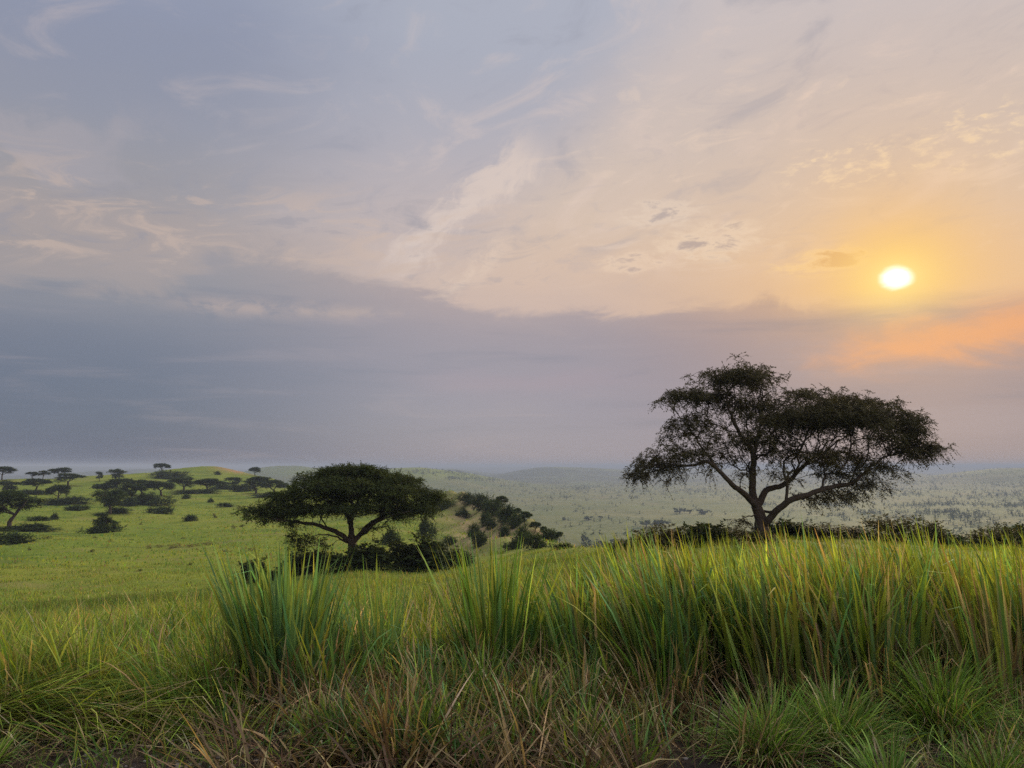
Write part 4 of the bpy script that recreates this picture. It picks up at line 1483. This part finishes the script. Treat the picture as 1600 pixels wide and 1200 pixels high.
def tussock(px, Y, rad, n, h, lab):
    cx = X(px, Y)
    FG, FB = np.array([0.110, 0.195, 0.034]), np.array([0.200, 0.285, 0.060])
    a = clump(cx, Y, rad * .6, int(n * .95), h, 1.05, 0.0125, g, [GREEN * 1.2, FG], [.4, .6], [FG, FB, PALE], [.45, .5, .10], lean=(g.uniform(0, 6.28), g.uniform(.05, .3)), bend=0.85, seg=7)
    b = clump(cx + g.normal(0, .05), Y - .05, rad * 1.5, n // 4, h * .85, 1.5, 0.010, g, [BROWN, STRAW], [.5, .5], [STRAW, PALE], [.6, .4], bend=0.9, seg=6)
    thing_grass('grass_tussock', lab, 'tussock', G_TU, cx, Y, [('green_blades', [a]), ('dry_blades', [b])])


tussock(1185, 6.6, 0.20, 620, 0.80, 'fountain shaped tussock, leftmost of those at the lower right')
tussock(1292, 6.75, 0.18, 460, 0.72, 'smaller tussock just right of the fountain shaped one')
tussock(1362, 5.9, 0.10, 260, 0.58, 'bright tussock cut by the bottom edge at the lower right')
tussock(1448, 7.2, 0.24, 700, 1.0, 'largest soft tussock in front of the grass wall near the right edge')
tussock(1520, 6.1, 0.14, 260, 0.48, 'low tussock near the bottom right corner')
tussock(8, 6.5, 0.12, 240, 0.52, 'small tussock at the bottom left corner')
tussock(905, 5.9, 0.14, 260, 0.42, 'small pale green tussock at the bottom right of the straw')

# --- grass wall on the right
parts = []
cx_list = []
for _ in range(128):
    Yc = 7.9 + 4.4 * g.random() ** 1.3
    pc = g.uniform(930, 2060)
    if pc < 1000 and Yc < 8.6:
        continue
    bunch = (g.uniform(830, 912) + (8 if pc < 1130 else 0), g.random(), g.uniform(.02, .22), math.exp(g.normal(0.08, .22)))
    for _k in range(int(g.uniform(3, 7))):
        Y = Yc + g.normal(0, .22)
        cx_list.append((X(pc, Yc) + g.normal(0, .24), Y, pc, bunch))
for x, Y, px, (brow, kind, lean_, br) in cx_list:
    row = brow + g.normal(0, 9)                     # how far the tips reach
    h = min(1.75, max(.9, CAM_H + Y * tan_el(row) - Hs(x, Y))) * 1.06
    nb = int(g.uniform(26, 54))
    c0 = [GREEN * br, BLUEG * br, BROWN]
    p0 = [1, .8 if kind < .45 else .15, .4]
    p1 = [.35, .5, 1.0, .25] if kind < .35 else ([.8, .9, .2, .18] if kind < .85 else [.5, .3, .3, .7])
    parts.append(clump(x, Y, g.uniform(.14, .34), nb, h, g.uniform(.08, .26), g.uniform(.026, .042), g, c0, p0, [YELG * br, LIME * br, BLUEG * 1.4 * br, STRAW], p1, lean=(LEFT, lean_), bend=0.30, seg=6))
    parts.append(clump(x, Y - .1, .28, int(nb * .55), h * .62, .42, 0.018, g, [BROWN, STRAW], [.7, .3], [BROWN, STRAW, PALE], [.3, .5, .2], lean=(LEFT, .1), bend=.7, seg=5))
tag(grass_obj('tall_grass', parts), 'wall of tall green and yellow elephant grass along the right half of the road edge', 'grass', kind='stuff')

# --- long meadow grass behind the clumps and on the left
parts = []


def scatter(n, r0, r1, p0, p1, g):
    r = np.sqrt(g.uniform(r0 * r0, r1 * r1, n))
    px = g.uniform(p0, p1, n)
    a = np.arctan((px - 800) / 1209.0)
    return r * np.sin(a), r * np.cos(a)


def patch(x, y):
    return np.clip(0.5 + 0.3 * np.sin(x * 1.1 + 0.7 * np.sin(y * .8)) + 0.3 * np.sin(y * 1.3 - x * .5 + 2) + .2 * np.sin(x * 2.9 + y * 2.1), 0, 1)


for n, r0, r1, p0, p1, hh, ww, seg in ((33000, 8.6, 14, -420, 960, .62, .011, 5), (58000, 13, 26, -350, 1100, .72, .014, 4), (26000, 13, 30, 1000, 2100, .5, .016, 3), (55000, 25, 52, -150, 1150, .46, .026, 3), (15000, 28, 52, 1100, 2000, .36, .03, 3), (45000, 50, 105, -150, 960, .30, .05, 2)):
    x, y = scatter(n, r0, r1, p0, p1, g)
    pt = patch(x * 0.5, y * 0.5)
    keep = g.random(n) < 0.35 + 0.65 * pt
    x, y, pt = x[keep], y[keep], pt[keep]
    n = len(x)
    big = patch(x * 0.17 + 3, y * 0.17)
    h = hh * g.uniform(.4, 1.2, n) * (.5 + .7 * pt)
    th0 = np.abs(g.normal(0, .22, n))
    c1 = pick(g, n, [YELG * .84, LIME * .84, GREEN * 1.4, STRAW * .8], [.5, .5, .32, .16])
    gr = g.random(n) < 0.75 * np.clip(patch(x * .31 + 7, y * .27 + 1) * 1.6 - .75, 0, 1)
    c1[gr] = pick(g, int(gr.sum()), [GREEN * 1.25, BLUEG * 1.2], [.7, .3])
    c0 = pick(g, n, [LIME * .8, GREEN, STRAW * .7], [.5, .4, .3])
    parts.append(blades(np.stack([x, y, H(x, y) - .03], 1), h, th0, th0 + np.abs(g.normal(.35, .4, n)), np.where(g.random(n) < .45, LEFT + g.normal(0, .6, n), g.uniform(0, 6.28, n)), ww * g.uniform(.6, 1.4, n), c0, c1, seg, g))
tag(grass_obj('meadow_grass', parts), 'long yellow green meadow grass behind the road edge and down to the near field', 'grass', kind='stuff')

# --- short tufts that roughen the open field further out
parts = []
for n, r0, r1, p0, p1, hh, ww in ((26000, 100, 190, -150, 720, .38, .16), (22000, 180, 420, -150, 640, .42, .30), (9000, 110, 260, 640, 930, .55, .22)):
    x, y = scatter(n, r0, r1, p0, p1, g)
    keep = g.random(n) < .25 + .75 * patch(x * .09, y * .05) * patch(x * .02, y * .013)
    x, y = x[keep], y[keep]
    n = len(x)
    c = pick(g, n, [LIME, YELG * .8, GREEN * 1.3, STRAW * .6], [.5, .3, .55, .1], .14)
    th0 = np.abs(g.normal(0, .3, n))
    parts.append(blades(np.stack([x, y, H(x, y) - .04], 1), hh * g.uniform(.4, 1.2, n), th0, th0 + .3, g.uniform(0, 6.28, n), ww * g.uniform(.6, 1.6, n), c * .9, c, 2, g))
tag(grass_obj('field_grass', parts), 'short tufted green grass covering the open field and the ridge side', 'grass', kind='stuff')

# --- dry straw, matted at the road edge
parts = []


def straw(n, p0, p1, y0, y1, h, lean_lo, lean_hi, cols, pr, ww=.010, az_c=None, az_s=6.28, zoff=0.12, seg=5):
    Y = g.uniform(y0, y1, n)
    x = X(g.uniform(p0, p1, n), Y)
    th0 = g.uniform(lean_lo, lean_hi, n)
    a = g.uniform(0, 6.28, n) if az_c is None else az_c + g.normal(0, az_s, n)
    c = pick(g, n, cols, pr, .3)
    return blades(np.stack([x, Y, H(x, Y) + g.uniform(-.02, zoff, n)], 1), h * g.uniform(.4, 1.3, n), th0, np.minimum(th0 + g.uniform(.1, .9, n), 1.95), a, ww * g.uniform(.6, 1.5, n), c, c * g.uniform(.8, 1.3, (n, 1)), seg, g, power=1.0)


DRY, DP = [BROWN, STRAW, PALE, BROWN * .6], [.9, .55, .15, .7]
parts.append(straw(1700, 370, 960, 5.6, 7.6, .6, .6, 1.55, DRY, DP, zoff=.16, ww=.015))
parts.append(straw(700, 960, 2000, 5.8, 8.0, .5, .4, 1.5, DRY, DP, zoff=.1))
for _ in range(52):
    Y = g.uniform(5.9, 8.6)
    px = g.uniform(380, 1000)
    parts.append(clump(X(px, Y), Y, g.uniform(.08, .25), int(g.uniform(20, 60)), g.uniform(.45, 1.0), g.uniform(.3, 1.1), .018, g, [BROWN, STRAW], [.6, .5], DRY, DP, lean=(g.uniform(0, 6.28), g.uniform(.1, .8)), bend=.7, seg=6))
for _ in range(42):
    Y = g.uniform(6.2, 8.2)
    px = g.uniform(960, 2000)
    parts.append(clump(X(px, Y), Y, g.uniform(.06, .2), int(g.uniform(15, 45)), g.uniform(.4, .9), g.uniform(.3, .9), .010, g, [BROWN, STRAW], [.6, .5], DRY, DP, lean=(g.uniform(0, 6.28), g.uniform(.1, .7)), bend=.7, seg=6))
parts.append(straw(1300, -80, 400, 6.6, 8.6, .5, .6, 1.5, [BROWN, STRAW, LIME, PALE], [.6, .7, .4, .2], zoff=.12))
parts.append(straw(420, -80, 420, 5.5, 6.8, .45, 1.0, 1.55, [BROWN, STRAW, BROWN * .6], [.6, .5, .4], zoff=.05))
tag(grass_obj('dry_grass', parts), 'matted brown straw and dead grass lying along the road edge', 'dry grass', kind='stuff')
parts = []
parts.append(straw(900, -120, 190, 7.0, 7.8, 1.1, .95, 1.35, [LIME, YELG, GREEN, STRAW], [.6, .5, .5, .3], ww=.013, az_c=0.0, az_s=.35, zoff=.2))
parts.append(straw(700, 360, 1000, 6.0, 8.5, .55, .1, .9, [GREEN, BLUEG, LIME], [.6, .5, .4], ww=.013, zoff=.05))
for _ in range(120):
    Y = g.uniform(6.2, 9.4)
    px = g.uniform(520, 1010)
    parts.append(clump(X(px, Y), Y, g.uniform(.06, .18), int(g.uniform(20, 50)), g.uniform(.5, 1.15) * (.6 + .12 * (Y - 6.2)), g.uniform(.2, .6), g.uniform(.018, .030), g, [GREEN, BLUEG, BROWN], [.7, .5, .4], [GREEN, LIME, BLUEG * 1.3, STRAW], [.5, .5, .4, .3], lean=(LEFT, g.uniform(0, .25)), bend=.5, seg=6))
for _ in range(360):
    Y = 7.6 + 9.4 * g.random() ** 1.2
    px = g.uniform(-140, 400) if g.random() < .75 else g.uniform(400, 960)
    if px > 400 and Y < 9.5:
        continue
    yl = g.random()
    parts.append(clump(X(px, Y), Y, g.uniform(.1, .35), int(g.uniform(30, 80)), g.uniform(.6, 1.15), g.uniform(.3, .9), g.uniform(.012, .022), g, [GREEN, LIME, BROWN], [.8, .4, .3], [GREEN * 1.2, LIME, YELG, STRAW, BLUEG * 1.2], [.2 + .8 * (yl < .4), .6, .8 * (yl > .4), .3, .5 * (yl < .2)], lean=(g.uniform(2.0, 4.2), g.uniform(0, .5)), bend=.7, seg=6))
parts.append(straw(4200, -130, 760, 8.2, 14.0, .8, .1, 1.35, [LIME, YELG, STRAW, GREEN, PALE], [.5, .5, .5, .4, .15], ww=.010, zoff=.12))
parts.append(straw(1500, 120, 420, 7.0, 9.4, .55, .1, 1.2, [GREEN, LIME, YELG], [.6, .6, .3], ww=.010, zoff=.05))
parts.append(straw(420, -100, 400, 5.6, 7.2, .3, .1, .8, [GREEN, LIME], [.6, .4], ww=.010, zoff=.0))
parts.append(straw(900, 920, 2050, 6.2, 8.6, .5, .1, .9, [GREEN, LIME, BLUEG], [.6, .4, .4], ww=.010, zoff=.05))
parts.append(straw(1900, 1430, 2050, 5.6, 8.2, .6, .2, 1.1, [LIME, GREEN, STRAW], [.5, .6, .3], ww=.006, zoff=.05))
tag(grass_obj('verge_grass', parts), 'low green grass growing through the straw at the road edge', 'grass', kind='stuff')

# --- the dark withered plant in the long grass at the left
gd = np.random.default_rng(3)
Y = 16.5
x = X(108, Y)
n = 26
z = Hs(x, Y)
b = np.stack([x + gd.normal(0, .10, n), Y + gd.normal(0, .10, n), np.full(n, z)], 1)
cD = np.tile(np.array([[.028, .026, .02]]), (n, 1)) * np.exp(gd.normal(0, .3, (n, 1)))
part = blades(b, gd.uniform(.5, 1.05, n), gd.uniform(.2, .7, n), gd.uniform(.9, 1.7, n), gd.normal(0.2, 1.0, n), gd.uniform(.03, .07, n), cD, cD, 6, gd)
root = bpy.data.objects.new('withered_plant', None)
root.location = (x, Y, z)
col.objects.link(root)
link('leaf_tuft', make_mesh('leaf_tuft', part[0] - np.array([x, Y, z]), part[1], [M['grass']], colors=part[2]), root)
tag(root, 'dark withered plant with drooping leaves in the long grass at the left', 'plant')

# --- pebbles on the bare soil
gp = np.random.default_rng(9)
M['stone'] = new_mat('stone')
_p = E.nt.nodes.new('ShaderNodeBsdfPrincipled')
_p.inputs['Roughness'].default_value = 0.9
_c = mixc(noise(geo_pos(), 30.0, 4, 0.6), (0.10, 0.085, 0.07), (0.22, 0.19, 0.16))
E.nt.links.new(_c.s, _p.inputs['Base Color'])
finish(M['stone'], _p.outputs[0])
VV, FF, off = [], [], 0
for _ in range(420):
    Yp = gp.uniform(5.4, 7.6)
    xp = X(gp.uniform(120, 420) if gp.random() < .7 else gp.uniform(1020, 1650), Yp)
    s = gp.uniform(.006, .028)
    nu, nv = 6, 4
    ph, tt = np.meshgrid(np.arange(nu) * 2 * math.pi / nu, np.linspace(0.02, math.pi - .02, nv), indexing='ij')
    q = np.stack([np.sin(tt) * np.cos(ph), np.sin(tt) * np.sin(ph), np.cos(tt) * .6], -1).reshape(-1, 3) * s * np.exp(gp.normal(0, .15, (nu * nv, 1)))
    VV.append(q + np.array([xp, Yp, Hs(xp, Yp) + s * .2]))
    ii = np.arange(nu * nv).reshape(nu, nv)
    FF.append(np.stack([ii[:, :-1], np.roll(ii, -1, 0)[:, :-1], np.roll(ii, -1, 0)[:, 1:], ii[:, 1:]], -1).reshape(-1, 4) + off)
    off += nu * nv
tag(link('gravel', make_mesh('gravel', np.vstack(VV), np.vstack(FF), [M['stone']])), 'small stones in the dark bare soil at the bottom of the view', 'gravel', kind='stuff')

# ------------------------------------------------------------------ drop prototypes that found no place
for o in [o for o in list(col.objects) if o.parent is None and o.type in ('EMPTY', 'MESH') and 'label' not in o and 'kind' not in o]:
    for ch in list(o.children):
        bpy.data.objects.remove(ch)
    bpy.data.objects.remove(o)
